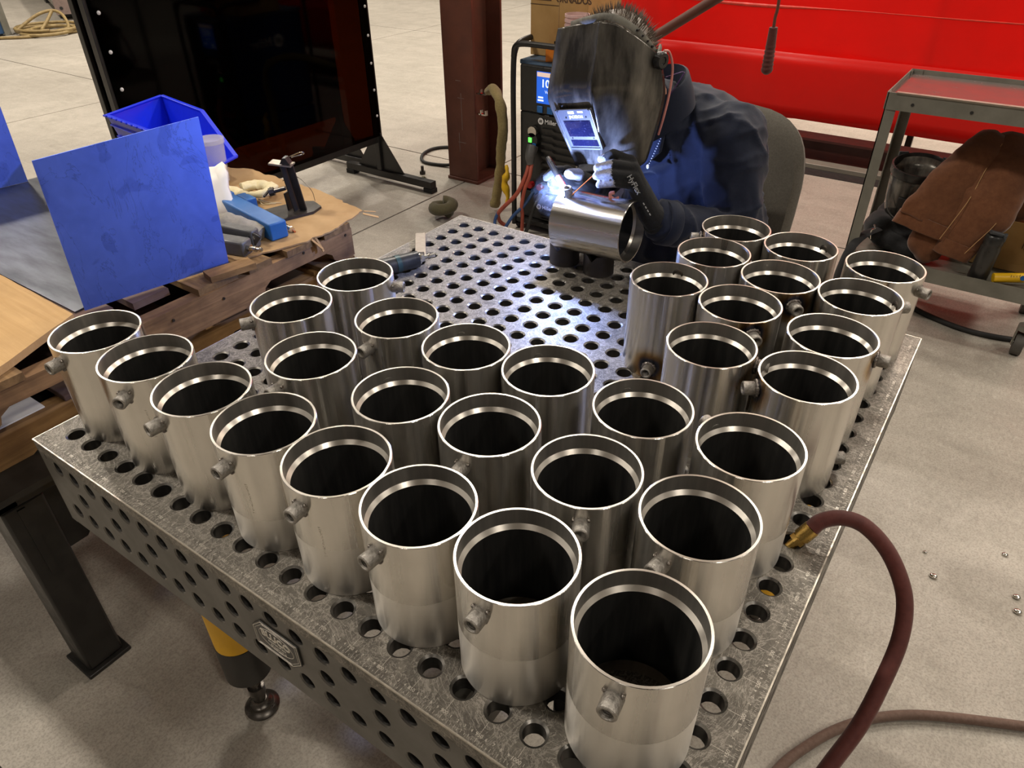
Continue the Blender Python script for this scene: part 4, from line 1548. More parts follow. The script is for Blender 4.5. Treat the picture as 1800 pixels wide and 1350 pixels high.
# things on the machine
cbx = thing('cardboard_box', 'tall brown cardboard box with dark print standing on the welding machine', 'box', (-.88, 3.2, .886))
MB().bb(-.965, -.64, 3.02, 3.36, .887, 1.45).build('body', M['boardtan'], cbx, bevel=.003)
fl_ = MB()
Mb = frame((-.72, 3.0195, 1.148), (1, 0, 0), (0, 0, 1))
put_text(fl_, 'ORNADOS', .040, Mb, .0004, .0012)
fl_.bb(-.935, -.845, 3.0185, 3.0195, 1.138, 1.150)
fl_.bb(-.965, -.80, 3.0185, 3.0195, 1.118, 1.121)
for k in range(3):
    fl_.bb(-.72, -.66, 3.0188, 3.0195, 1.085 - k * .011, 1.089 - k * .011)
fl_.build('print', M['darkprint'], cbx, 0)
MB().bb(-.802, -.798, 3.0188, 3.0200, .887, 1.45).build('box_seam', M['card'], cbx, 0)
for k in range(3):
    one('plastic_cup', MB().lathe([(.045, .0), (.056, .075), (.060, .077), (.060, .088), (.055, .088), (.044, .003)], 28, Matrix.Translation((-.665, 2.965, .970 + .022 * k))), M['frost'],
        ['frosted cup at the bottom of the nested stack on the machine', 'frosted cup in the middle of the nested stack on the machine', 'frosted cup on top of the nested stack on the machine'][k], 'cup', 'nested frosted cups')
one('work_tray', MB().bb(-.75, -.55, 2.90, 3.01, .9665, .970).bb(-.75, -.745, 2.90, 3.01, .970, .985).bb(-.555, -.55, 2.90, 3.01, .970, .985), M['blackplastic'], 'small black tray on the machine handle holding the frosted cups', 'tray')
op = thing('orange_packet', 'orange and black packet lying on the pale top of the welding machine', 'packet', (-.76, 2.97, .886))
MB().prism([(-.06, -.03), (.06, -.03), (.055, .04), (-.05, .045)], .055, Matrix.Translation((-.765, 2.965, .886)) @ Matrix.Rotation(.5, 4, 'Z')).build('body', M['orange'], op, 0)
MB().box((-.775, 2.935, .915), (.075, .012, .03), (0, 0, .5)).build('label', M['blackplastic'], op, 0)

# canvas sleeve hanging on the column hooks
cv = thing('canvas_cable_sleeve', 'yellowish canvas cable sleeve hanging from the column hooks to the floor', 'sleeve', (-1.16, 3.0, 0))
pts = curve_path([(-1.47, 3.34, .58), (-1.30, 3.15, .655), (-1.17, 3.03, .62), (-1.13, 3.0, .50), (-1.145, 3.0, .38), (-1.155, 3.0, .25), (-1.18, 3.0, .12), (-1.20, 3.0, .03)], 7)
rr = [(.029 + .010 * noise.noise((i * .35, 0, 3)), .022 + .008 * noise.noise((i * .4, 4, 3))) for i in range(len(pts))]
MB().tube(pts, rr, 14).build('sleeve', M['khaki'], cv, 80)
MB().tube(curve_path([(-1.10, 2.985, .30), (-1.085, 2.97, .26), (-1.10, 2.965, .20), (-1.075, 2.96, .13), (-1.09, 2.96, .08)], 5), [.008, .010, .012, .010, .010, .014, .020, .024, .02, .016, .018, .022, .024, .02, .014, .012, .010, .01, .01, .008, .008], 10).build('yellow_strap', M['yelp'], cv, 60)
rl_ = MB()
pts = [(-1.40 + .05 * cos(t) + .004 * t, 2.74 + .05 * sin(t), .045 + .006 * t) for t in [i * .3 for i in range(30)]]
rl_.tube(pts, [(.030 + .006 * noise.noise((i * .4, 2, 2)), .034) for i in range(30)], 10)
rl_.v = [(x, y, max(.001, z)) for x, y, z in rl_.v]
one('canvas_roll', rl_, M['olive'], 'olive canvas bundle lying on the floor behind the table corner', 'roll', None, 80)

# loop of cable and two nuts on the floor by the column
cbl = MB().tube(curve_path([(-1.85, 3.50, .03), (-1.97, 3.46, .012), (-2.12, 3.44, .012), (-2.23, 3.55, .012), (-2.26, 3.70, .012), (-2.18, 3.80, .012), (-2.02, 3.80, .012), (-1.86, 3.72, .012), (-1.83, 3.66, .025)], 7), .011, 10)
one('cable_loop', cbl, M['rubber'], 'loop of black cable on the floor behind the column foot', 'cable', None, 60)
one('hex_nut', MB().cyl((-1.99, 3.27, 0), (-1.99, 3.27, .02), .020, n=6).cyl((-1.99, 3.27, .02), (-1.99, 3.27, .055), .010, n=12), M['darkplate'], 'dark bolt standing on its head on the floor, farther from the camera', 'nut')
one('hex_nut', MB().cyl((-1.87, 3.14, 0), (-1.87, 3.14, .034), .021, n=6).cyl((-1.87, 3.14, .034), (-1.87, 3.14, .042), .012, n=12), M['olive'], 'grey nut on the floor in front of the dark bolt', 'nut')

# ================================================================== FAR LEFT BACKGROUND
cg = thing('steel_conveyor_beam', 'long pale grey beam with an open end plate lying far away on the floor', 'beam', (-11.5, 6.4, 0))
Mq = Matrix.Translation((-10.38, 5.62, 0)) @ Matrix.Rotation(radians(158), 4, 'Z')
def fbox(x0, x1, y0, y1, z0, z1):
    m = MB(); m.xf = Mq; m.bb(x0, x1, y0, y1, z0, z1); return m
fbox(.02, 5, -.26, .26, .12, .62).build('beam_body', M['beamgrey'], cg, bevel=.02)
ep = MB(); ep.xf = Mq
n = 24
circ = [(.13 * cos(2 * pi * k / n + pi / 4), .37 + .15 * sin(2 * pi * k / n + pi / 4)) for k in range(n)]
sq = []
for k in range(n):
    a = 2 * pi * k / n + pi / 4
    s = 1 / max(abs(cos(a)), abs(sin(a)))
    sq.append((.29 * s * cos(a), .37 + .29 * s * sin(a)))
vs = [(0, y, z) for y, z in sq] + [(0, y, z) for y, z in circ] + [(.02, y, z) for y, z in sq] + [(.02, y, z) for y, z in circ]
ep.add(vs, [(k, (k + 1) % n, n + (k + 1) % n, n + k) for k in range(n)] + [(2 * n + k, 3 * n + k, 3 * n + (k + 1) % n, 2 * n + (k + 1) % n) for k in range(n)] + [(n + k, n + (k + 1) % n, 3 * n + (k + 1) % n, 3 * n + k) for k in range(n)] + [(k, 2 * n + k, 2 * n + (k + 1) % n, (k + 1) % n) for k in range(n)])
ep.build('end_plate', M['beampink'], cg, 0)
m = MB(); m.xf = Mq
m.lathe([(.14, 0), (.14, .004)], 20, Matrix.Translation((.018, 0, .37)) @ Matrix.Rotation(pi / 2, 4, 'Y')).build('opening', M['rubber'], cg)
for yy in (-.21, .21):
    for zz in (.16, .58):
        m = MB(); m.xf = Mq
        m.cyl((0, yy, zz), (-.006, yy, zz), .022, n=10)
        m.build('bolt_hole', M['rubber'], cg)
for x0 in (.25, 2.2, 4.2):
    fbox(x0, x0 + .35, -.24, .24, 0, .12).build('foot', M['blackmetal'], cg)
dl = MB(); dl.xf = Mq
for k in range(40):
    dl.bb(.15 + k * .115, .15 + k * .115 + .055, -.264, -.26, .215, .245)
    dl.bb(.15 + k * .115, .15 + k * .115 + .055, .26, .264, .215, .245)
dl.build('dash_strip', M['labelw'], cg, 0)
cf_ = thing('coiled_hose', 'loosely coiled tan hose on the far floor at upper left', 'hose', (-9.9, 4.95, 0))
pts = []
rc = random.Random(11)
for k in range(4 * 16):
    t = 2 * pi * k / 16
    lap = k / 16
    rx = .50 + .10 * sin(lap * 2.1)
    pts.append((-9.68 + .08 * sin(lap * 3) + rx * .66 * cos(t), 4.80 + .06 * cos(lap * 2) + rx * .62 * sin(t), .022 + .012 * lap))
MB().tube(pts, .020, 8).build('coil', M['tan_hose'], cf_, 60)
MB().tube(curve_path([(-9.95, 4.50, .03), (-9.98, 4.66, .10), (-9.95, 4.85, .19), (-9.90, 5.02, .22), (-9.75, 5.06, .18), (-9.55, 5.0, .08), (-9.45, 4.92, .03)], 6), .020, 8).build('loop', M['tan_hose'], cf_, 60)
MB().tube(curve_path([(-9.90, 5.02, .22), (-9.86, 4.90, .12), (-9.80, 4.76, .03)], 5), .020, 8).build('loop', M['tan_hose'], cf_, 60)
MB().tube(curve_path([(-9.45, 4.6, .02), (-9.5, 4.40, .02), (-9.7, 4.2, .02), (-9.9, 4.0, .02), (-9.8, 3.7, .02)], 6), .018, 8).build('tail', M['tan_hose'], cf_, 60)
MB().tube(curve_path([(-9.5, 5.05, .02), (-9.1, 5.3, .02), (-8.4, 5.9, .02), (-7.6, 6.4, .02)], 6), .018, 8).build('tail', M['tan_hose'], cf_, 60)
bk = thing('blue_cabinet', 'blue steel cabinet standing at the far left picture edge', 'cabinet', (-10.5, 4.35, 0))
m = MB(); m.bb(-10.75, -9.95, 3.7, 4.42, .02, 1.0)
m.build('body', M['bluepanel'], bk, bevel=.02)
MB().bb(-9.95, -9.93, 4.36, 4.44, 0, 1.02).build('edge_trim', M['greypaint'], bk)
MB().bb(-10.79, -9.91, 3.66, 4.46, 1.0, 1.04).build('top', M['greypaint'], bk, bevel=.01)
# ================================================================== RIGHT SIDE: CART AND ITS LOAD
ct = thing('steel_cart', 'worn grey steel cart with a tray top reflecting the red curtain', 'cart', (1.2, 3.12, 0))
cx0, cx1, cy0, cy1 = .765, 1.53, 2.885, 3.36
for (lx_, ly_, sx, sy) in ((cx0, cy0, 1, 1), (cx1, cy0, -1, 1), (cx0, cy1, 1, -1), (cx1, cy1, -1, -1)):
    mb = MB()
    mb.bb(min(lx_, lx_ + sx * .042), max(lx_, lx_ + sx * .042), min(ly_, ly_ + sy * .004), max(ly_, ly_ + sy * .004), .14, .945)
    mb.bb(min(lx_, lx_ + sx * .004), max(lx_, lx_ + sx * .004), min(ly_, ly_ + sy * .042), max(ly_, ly_ + sy * .042), .14, .945)
    mb.build('leg', M['greypaint'], ct, 0)
    cx_, cy_ = lx_ + sx * .03, ly_ + sy * .03
    k = MB().cyl((cx_, cy_, .14), (cx_, cy_, .118), .028, n=18)
    k.bb(cx_ - .026, cx_ - .022, cy_ - .012, cy_ + .03, .045, .12).bb(cx_ + .022, cx_ + .026, cy_ - .012, cy_ + .03, .045, .12)
    cst = k.build('caster', M['greypaint'], ct)
    MB().cyl((cx_ - .018, cy_ + .015, .05), (cx_ + .018, cy_ + .015, .05), .050, n=28).build('wheel', M['wheel'], cst)
    MB().cyl((cx_ - .028, cy_ + .015, .05), (cx_ + .028, cy_ + .015, .05), .012, n=10).build('axle', M['chrome'], cst)
MB().bb(cx0, cx1, cy0, cy1, .925, .930).build('tray', M['greytop'], ct, 0)
rims = MB().bb(cx0 + .004, cx1, cy0 - .004, cy0, .885, .948).bb(cx0, cx1, cy1, cy1 + .004, .885, .948).bb(cx0 - .004, cx0, cy0, cy1, .885, .948).bb(cx1, cx1 + .004, cy0, cy1, .885, .948)
rims.build('tray_apron', M['greypaint'], ct, 0)
MB().bb(cx0 + .03, cx1, cy0 - .008, cy0 + .014, .945, .951).build('tray_lip', M['toolarm'], ct, 0)
for xx in (.86, 1.06, 1.26):
    MB().cyl((xx, cy0 - .0035, .912), (xx, cy0 - .006, .912), .006, n=10).build('rivet_hole', M['rubber'], ct)
MB().bb(cx0 + .006, cx1 - .006, cy0 + .006, cy1 - .006, .268, .273).build('shelf', M['greypaint'], ct, 0)
sr = MB().bb(cx0 + .044, cx1 - .044, cy0 - .003, cy0 + .001, .235, .298).bb(cx0 + .04, cx1 - .04, cy1 - .001, cy1 + .003, .235, .298).bb(cx0 - .003, cx0 + .001, cy0 + .04, cy1 - .04, .235, .298)
sr.build('shelf_apron', M['greypaint'], ct, 0)
SZ = .2735

# black shoulder bag
bag = blob('bag_body', [('ell', (.92, 3.08, .335), (.115, .12, .066), (0, 0, 0)), ('ell', (.85, 3.05, .37), (.06, .09, .06), (0, .3, 0)), ('ell', (.99, 3.03, .32), (.09, .08, .048), (0, 0, .3)), ('ell', (.88, 3.16, .38), (.07, .08, .07), (0, 0, 0))],
           .009, M['blackcloth'], None, 4, lambda c, n: .010 * noise.noise((c.x * 14, c.y * 14, c.z * 30)))
for v in bag.data.vertices:
    v.co.z = max(v.co.z, SZ + .0005)
bt = thing('shoulder_bag', 'black cloth shoulder bag slumped on the lower cart shelf', 'bag', (.92, 3.08, SZ))
bag.parent = bt
for v in bag.data.vertices:
    v.co -= Vector(bt['_o'])
MB().tube(curve_path([(.86, 2.97, .385), (.82, 2.90, .37), (.79, 2.86, .32), (.775, 2.85, .24), (.77, 2.86, .14), (.80, 2.87, .03)], 6), [(.022, .004)] * 31, 8).build('strap', M['blackcloth'], bt, 60)
MB().tube(curve_path([(.845, 2.925, .415), (.852, 2.918, .402), (.843, 2.918, .39), (.842, 2.918, .37), (.846, 2.918, .352)], 4), .0035, 6).build('zip_pull', M['chrome'], bt)

# spare hood on the bag
hd = thing('spare_welding_hood', 'black welding hood resting upside down on the bag in the cart', 'hood', (.945, 3.12, .40))
rings = []
nn = 28
for (z, ra, rb_, yo) in ((.405, .075, .055, -.02), (.44, .088, .075, -.02), (.50, .098, .090, -.01), (.56, .103, .098, 0), (.61, .106, .100, .01)):
    rings.append([(.93 + ra * cos(2 * pi * k / nn), 3.12 + yo + rb_ * sin(2 * pi * k / nn) * (1 if sin(2 * pi * k / nn) < 0 else .8), z + (.03 * max(0, sin(2 * pi * k / nn)) if z > .55 else 0)) for k in range(nn)])
hs = MB().rings(rings, cap=False)
hs.f.append(list(range(nn)))
hs.m.append(0)
solid(hs.build('shell', M['hood'], hd, 60), .004)
bandr = [[(.93 + rr_ * cos(2 * pi * k / nn), 3.12 + rr_ * .93 * sin(2 * pi * k / nn), zz + .02 * sin(2 * pi * k / nn)) for k in range(nn)] for rr_, zz in ((.108, .600), (.111, .604), (.111, .632), (.104, .634), (.100, .625), (.100, .600))]
MB().rings(bandr + [bandr[0]], cap=False).build('brow_band', M['blackplastic'], hd, 40)
for sg in (-1, 1):
    MB().box((.93 + sg * .085, 3.195, .636), (.040, .010, .036), (0, 0, -sg * .5)).build('grey_tab', M['bottlecap'], hd, 0, .003)
MB().bb(.895, .965, 3.012, 3.022, .47, .515).build('lens_frame', M['blackplastic'], hd, 0, .003)
MB().tube(curve_path([(.845, 3.06, .55), (.850, 3.03, .50), (.875, 3.01, .45), (.93, 3.0, .425), (.985, 3.015, .45)], 6), .0025, 6).build('wire_hoop', M['greygun'], hd)
one('headband', MB().tube(curve_path([(.86, 3.20, .60), (.845, 3.23, .45), (.85, 3.25, .37)], 5), [(.012, .003)] * 11, 8), M['rustdark'], 'dark red strap end hanging behind the spare hood', 'strap')

# cardboard box, bottle, tube roll
bo2 = thing('cardboard_box', 'open tan cardboard box on the right of the lower cart shelf', 'box', (1.31, 3.15, SZ))
MB().bar((1.155, 3.215, .365), (1.50, 3.20, .365), .24, .18).build('body', M['boardtan'], bo2, bevel=.003)
MB().box((1.36, 3.075, .385), (.33, .004, .215), (.16, 0, -.02)).build('flap', M['boardtan'], bo2, 0)
bw = MB()
for k in range(9):
    bw.box((1.385 + k * .008, 3.068 - .002, .40 - .0025 * k), (.003, .0012, .03), (.16, 0, .1))
bw.build('barcode', M['darkprint'], bo2, 0)
bt2 = thing('drinking_bottle', 'dark grey drinking bottle with slate flip lid on the cart shelf', 'bottle', (1.272, 2.935, SZ))
Mb2 = Matrix.Translation((1.272, 2.935, SZ)) @ Matrix.Rotation(radians(3), 4, 'Y')
MB().lathe([(.034, .0), (.036, .004), (.036, .14), (.033, .150), (.033, .156)], 28, Mb2).build('body', M['bottle'], bt2)
MB().lathe([(.034, .156), (.035, .160), (.035, .188), (.030, .195)], 28, Mb2).build('cap', M['blackplastic'], bt2)
m = MB(); m.xf = Mb2
m.box((.0, -.004, .202), (.055, .022, .012), (0, .15, .3)).box((.030, .0, .192), (.012, .03, .028))
m.build('flip_lid', M['bottlecap'], bt2, 0, .003)
ty = thing('yellow_tube', 'yellow printed tube lying on the cart shelf beside the bottle', 'tube', (1.38, 2.93, .30))
ya, yb_ = Vector((1.325, 2.905, .308)), Vector((1.53, 2.985, .330))
MB().cyl(ya, yb_, .019, n=24).build('body', M['yelp'], ty)
yd = (yb_ - ya).normalized()
tk = MB()
for k in range(9):
    p = ya + yd * (.055 + k * .010) + Vector((.006, -.0155, .0105))
    tk.bar(p, p + Vector((-.0012, -.0022, .007 if k % 3 else .011)), .0016, .0006, (0, -1, 0))
tk.build('print', M['darkprint'], ty, 0)
MB().cyl(ya + yd * .10 + Vector((.004, -.0175, .006)), ya + yd * .10 + Vector((.0045, -.0195, .0068)), .010, n=16).build('blue_spot', M['bluebox'], ty)
one('black_cable', MB().tube(curve_path([(.95, 3.3, .03), (1.05, 3.12, .012), (1.2, 3.03, .012), (1.36, 3.0, .012), (1.55, 3.05, .012), (1.8, 3.2, .012)], 7), .012, 8), M['rubber'], 'black cable lying on the floor under the cart', 'cable', None, 60)

# leather jacket thrown over the box
jk = thing('leather_jacket', 'brown suede welding jacket draped over the box in the cart', 'jacket', (1.15, 3.1, SZ))


def cloth_tube(path, radii, name, seed, side, amp=.014):
    P = curve_path(path, 6)
    n = 26
    mR = len(radii)
    rr = []
    for i in range(len(P)):
        t = i / (len(P) - 1) * (mR - 1)
        k = min(int(t), mR - 2)
        f = t - k
        rr.append(tuple(radii[k][j] * (1 - f) + radii[k + 1][j] * f for j in (0, 1)))
    mb = MB().tube(P, rr, n, cap=False, side=side)
    mb.v = [tuple(Vector(p) + Vector((noise.noise((p[0] * 22 + seed, p[1] * 22, p[2] * 16)), noise.noise((p[0] * 22, p[1] * 22 + seed, p[2] * 16)), .6 * noise.noise((p[0] * 22, p[1] * 22, p[2] * 16 + seed)))) * amp) for p in mb.v]
    o = mb.build(name, M['leather'], jk, 80)
    return solid(o, .004), P, rr


S1, S2 = (.79, .02, -.62), (1, .08, .10)
cloth_tube([(1.16, 3.17, .745), (1.13, 3.09, .69), (1.09, 3.02, .60), (1.055, 2.975, .51), (1.036, 2.955, .45)], [(.07, .06), (.095, .060), (.112, .050), (.122, .040), (.126, .036)], 'sleeve', 1.5, S1)
cloth_tube([(1.042, 2.962, .468), (1.036, 2.955, .440), (1.030, 2.948, .412)], [(.128, .041), (.129, .040), (.127, .036)], 'cuff', 1.5, S1, amp=.006)
cloth_tube([(1.20, 3.19, .750), (1.215, 3.09, .67), (1.212, 3.01, .56), (1.182, 2.975, .46), (1.160, 2.955, .37)], [(.075, .065), (.115, .065), (.115, .055), (.090, .042), (.070, .036)], 'sleeve', 5.1, S2)
cloth_tube([(1.168, 2.962, .400), (1.161, 2.954, .370), (1.155, 2.95, .340)], [(.080, .041), (.076, .040), (.072, .037)], 'cuff', 5.1, S2, amp=.006)
cloth_tube([(1.07, 2.985, .42), (1.065, 2.972, .38), (1.07, 2.965, .335), (1.08, 2.965, .295)], [(.08, .030), (.085, .032), (.065, .028), (.035, .022)], 'front_hem', 8.3, (.9, .1, -.3))
jb = blob('body', [('ell', (1.21, 3.19, .655), (.15, .13, .115), (0, .1, .2)), ('ell', (1.31, 3.17, .60), (.13, .13, .14), (0, 0, 0)), ('ell', (1.15, 3.20, .58), (.14, .10, .14), (0, 0, 0)), ('ell', (1.40, 3.22, .63), (.12, .10, .09), (0, 0, 0))], .010, M['leather'], jk, 4,
          lambda c, n: .012 * noise.noise((c.x * 12, c.y * 12, c.z * 9)))
stt = MB()
for pts in (((1.185, 3.10, .765), (1.165, 3.03, .685), (1.15, 2.965, .585), (1.125, 2.935, .50), (1.098, 2.915, .415)), ((1.29, 2.985, .59), (1.262, 2.945, .50), (1.222, 2.925, .42), (1.195, 2.925, .36))):
    stt.tube(curve_path(pts, 5), .0014, 5)
stt.build('seam_stitching', M['thread'], jk, 60)

# ================================================================== HOSES AND FLOOR SPATTER
mh = thing('air_hose', 'maroon air hose with a brass end arching out of a table hole', 'hose', (1.25, .45, .55))
hp = [(1.168, .510, .875), (1.177, .522, .886), (1.199, .537, .892), (1.229, .547, .885), (1.265, .545, .861), (1.295, .532, .829), (1.312, .513, .8), (1.32, .482, .765), (1.318, .439, .724), (1.311, .390, .681), (1.294, .335, .639), (1.275, .27, .587), (1.25, .18, .50), (1.22, .08, .36), (1.22, .0, .18), (1.26, -.06, .06), (1.38, -.12, .012), (1.8, -.3, .012), (2.6, -.9, .012), (3.6, -2.2, .012)]
MB().tube(curve_path(hp, 7), .0112, 14).build('hose', M['hose'], mh, 60)
d_ = (Vector(hp[0]) - Vector((1.150, .492, .845))).normalized()
p0 = Vector(hp[0]) + d_ * .002
bf = MB().cyl(p0, p0 - d_ * .020, .0122, n=24).cyl(p0 - d_ * .020, p0 - d_ * .023, .0105, n=24).cyl(p0 - d_ * .023, p0 - d_ * .030, .0122, n=6).cyl(p0 - d_ * .030, p0 - d_ * .060, .0075, n=18)
bf.build('ferrule', M['brass'], mh, 30)
fh = [(.4, -1.9, .012), (.9, -.9, .012), (1.13, .1, .012), (1.20, .48, .012), (1.223, .597, .012), (1.247, .695, .012), (1.281, .772, .012), (1.324, .846, .012), (1.383, .918, .012), (1.458, .981, .012), (1.547, 1.033, .012), (1.68, 1.099, .012), (1.79, 1.152, .012), (2.0, 1.2, .012), (2.3, 1.18, .012), (3.2, .8, .012), (4.6, .9, .012)]
one('floor_hose', MB().tube(curve_path(fh, 6), .0118, 12), M['hosedust'], 'dusty brown hose curving across the floor at lower right', 'hose', None, 60)
for (x, y, r) in ((1.589, 1.674, .006), (1.431, 1.470, .0075), (1.632, 1.519, .007), (1.639, 1.465, .0075), (1.395, 1.555, .004)):
    one('spatter_bead', MB().ball((x, y, r * .6), (r * 1.5, r * 1.25, r * .8), 10, 6), M['spat'], {1.589: 'bright metal spatter bead farthest up the right floor edge', 1.431: 'bright metal spatter bead right of the hose arch, nearest the table', 1.632: 'upper bead of the close pair of spatter beads at the right edge', 1.639: 'lower bead of the close pair of spatter beads at the right edge', 1.395: 'tiny spatter bead above and left of the one beside the hose'}[x], 'bead', 'spatter beads on the concrete', 60)

# ================================================================== OVERHEAD BOOM AND HANGING PULL HANDLE
one('boom_tube', MB().tube([(-.10, 2.2, 1.058), (.085, 2.2, 1.177), (.281, 2.2, 1.303), (1.3, 2.2, 1.958), (2.6, 2.2, 2.794), (5.2, 2.2, 4.466)], .0165, 16), M['rust'], 'brown steel tube slanting up to the right behind the head of the welder', 'tube')
hh = thing('pull_handle', 'ribbed dark red rubber handle hanging on a cord before the curtain', 'handle', (.489, 2.2, 1.10))
ha, hb = Vector((.4905, 2.2, 1.102)), Vector((.4872, 2.2, 1.240))
P, rr = [], []
for k in range(41):
    t = k / 40
    P.append(ha.lerp(hb, t))
    base = .0225 * (1 - .30 * t) * (sin(pi * min(1, (t + .03) / .12) / 2) if t < .09 else 1)
    if .12 < t < .62:
        base *= 1 + .07 * sin(t * 40 * pi / 1.9)
    rr.append((base, base * .8))
MB().tube(P, rr, 16).build('grip', M['hose'], hh, 60)
MB().tube(curve_path([(.4872, 2.2, 1.24), (.4865, 2.2, 1.27), (.489, 2.2, 1.30), (.485, 2.2, 1.40), (.487, 2.2, 1.5), (.487, 2.2, 1.6), (.487, 2.2, 3.0), (.487, 2.2, 8.0)], 5), .005, 8).build('cord', M['rust'], hh)
# ================================================================== CHAIR
HV = Vector((-.30, -.954, 0))
LV = Vector((.954, -.30, 0))
UZ = Vector((0, 0, 1))
chr_ = thing('office_chair', 'grey-brown fabric office chair with a rounded backrest behind the welder', 'chair', (.545, 1.80, 0))


def cushion(c, ax_, ay_, az_, w_, h_, t_, e=3.2, dome=.25):
    """superellipse pad: width along ax, height along ay, thickness along az"""
    mb = MB()
    n = 40
    rings = []
    for (s, d) in ((.0, -.5), (.80, -.5), (.95, -.38), (1, 0), (.95, .38), (.80, .5), (.4, .5 + dome * .4), (.0, .5 + dome * .5)):
        s = max(s, .001)
        ring = []
        for k in range(n):
            a = 2 * pi * k / n
            x = abs(cos(a)) ** (2 / e) * (1 if cos(a) >= 0 else -1)
            y = abs(sin(a)) ** (2 / e) * (1 if sin(a) >= 0 else -1)
            ring.append(c + ax_ * (x * s * w_ / 2) + ay_ * (y * s * h_ / 2) + az_ * (d * t_))
        rings.append(ring)
    return mb.rings(rings)


bu = (UZ - HV * .10).normalized()
cushion(Vector((.535, 1.885, .80)), LV, bu, HV, .47, .56, .07).build('backrest', M['chair'], chr_, 50)
cushion(Vector((.565, 1.70, .425)), LV, HV, UZ, .50, .48, .08).build('seat', M['chair'], chr_, 50)
MB().bar((.545, 1.93, .40), (.545, 1.935, .75), .06, .012, HV).bar((.56, 1.72, .375), (.545, 1.935, .385), .06, .012).build('back_bracket', M['blackmetal'], chr_, 30)
MB().cyl((.56, 1.72, .12), (.56, 1.72, .38), .025, n=18).build('gas_column', M['blackmetal'], chr_)
for k in range(5):
    a = 2 * pi * k / 5 + .3
    e_ = Vector((.56 + .28 * cos(a), 1.72 + .28 * sin(a), .075))
    lg = MB().bar((.56, 1.72, .11), e_, .04, .03).build('leg', M['blackplastic'], chr_, 0, .004)
    MB().cyl(e_ + Vector((-.02 * sin(a), .02 * cos(a), -.045)), e_ - Vector((-.02 * sin(a), .02 * cos(a), .045)), .03, n=16).build('caster', M['blackplastic'], lg)

# ================================================================== THE WELDER
pe = thing('person', 'seated welder in a navy work shirt, black hood and black gloves, leaning over the table', 'person', (.56, 1.62, 0))
O = Vector((.44, 1.27, 1.27))


def L3(f, l, z):
    return O + HV * f + LV * l + UZ * (z + .22 * l)


hc = L3(.035, 0, .020)
shL, elL, wrL = Vector((.662, 1.425, 1.115)), Vector((.738, 1.355, .908)), Vector((.606, 1.177, .977))
shR, elR, wrR = Vector((.385, 1.525, 1.115)), Vector((.300, 1.42, .93)), Vector((.3565, 1.290, .978))
hip, chest = Vector((.60, 1.75, .56)), Vector((.545, 1.52, 1.02))
nb_ = Vector((.490, 1.385, 1.165))
body = [('ell', tuple(hc), (.092, .075, .108), (radians(-30), 0, radians(17))),
        ('ell', tuple(L3(.085, 0, -.045)), (.055, .055, .055), (0, 0, 0)),
        ('cap', tuple(L3(.125, 0, .01)), tuple(L3(.140, 0, -.03)), .012, .016),
        ('cap', tuple(hc), tuple(nb_), .056, .050),
        ('ell', tuple(L3(.01, .078, .0)), (.012, .02, .032), (0, 0, 0)), ('ell', tuple(L3(.01, -.078, .0)), (.012, .02, .032), (0, 0, 0)),
        ('cap', tuple(nb_ - UZ * .02), tuple(chest), .052, .11), ('cap', tuple(chest), tuple(hip), .12, .125),
        ('cap', tuple(shL), tuple(shR), .05, .05), ('cap', tuple(shL), tuple(elL), .048, .040), ('cap', tuple(elL), tuple(wrL), .040, .029),
        ('cap', tuple(shR), tuple(elR), .048, .040), ('cap', tuple(elR), tuple(wrR), .040, .029),
        ('cap', tuple(wrL), (.549, 1.150, 1.067), .026, .016), ('cap', tuple(wrR), (.3625, 1.205, 1.0255), .026, .016)]
legs = []
for (hx, kx, ax_) in (((.69, 1.70, .54), (.64, 1.31, .545), (.64, 1.38, .12)), ((.50, 1.77, .54), (.37, 1.40, .545), (.36, 1.42, .12))):
    legs.append((Vector(hx), Vector(kx), Vector(ax_)))
    body += [('cap', hx, kx, .075, .052), ('cap', kx, ax_, .050, .038), ('cap', ax_, (ax_[0] - .05, ax_[1] - .15, .05), .038, .034)]
blob('body', body, .011, M['skin'], pe, 4)

# shirt
sh = [('cap', tuple(hip), tuple(chest), .165, .150),
      ('ell', tuple(chest + Vector((0, -.02, .02))), (.20, .145, .165), (0, 0, radians(-17))),
      ('cap', tuple(chest + Vector((-.01, -.03, -.06))), (.515, 1.50, .70), .155, .160),
      ('cap', tuple(shL), tuple(shR), .078, .078),
      ('cap', tuple(nb_ + Vector((.0, .03, -.05))), tuple(nb_ + Vector((-.004, -.005, .0))), .115, .070),
      ('cap', tuple(shL), tuple(elL), .080, .063), ('cap', tuple(elL), tuple(elL.lerp(wrL, .93)), .062, .046),
      ('cap', tuple(shR), tuple(elR), .078, .060), ('cap', tuple(elR), tuple(elR.lerp(wrR, .92)), .060, .044)]


def wr_fn(c, n):
    a = noise.noise((c.x * 9 + 3, c.y * 9, c.z * 5))
    wx, wy = c.x + .04 * noise.noise((c.x * 5, c.y * 5, c.z * 9)), c.y + .03 * noise.noise((c.x * 5 + 7, c.y * 5, c.z * 9))
    r1 = 1 - 2.4 * abs(noise.noise((wx * 15 + c.z * 5, wy * 15, c.z * 3.2 + 2)))
    r2 = 1 - 2.4 * abs(noise.noise((wx * 10, wy * 10 + 5, c.z * 17 - c.x * 9)))
    return .006 * a + .0075 * max(0, r1) ** 2 + .006 * max(0, r2) ** 2 - .004


blob('shirt', sh, .0065, M['navy'], pe, 7, wr_fn)
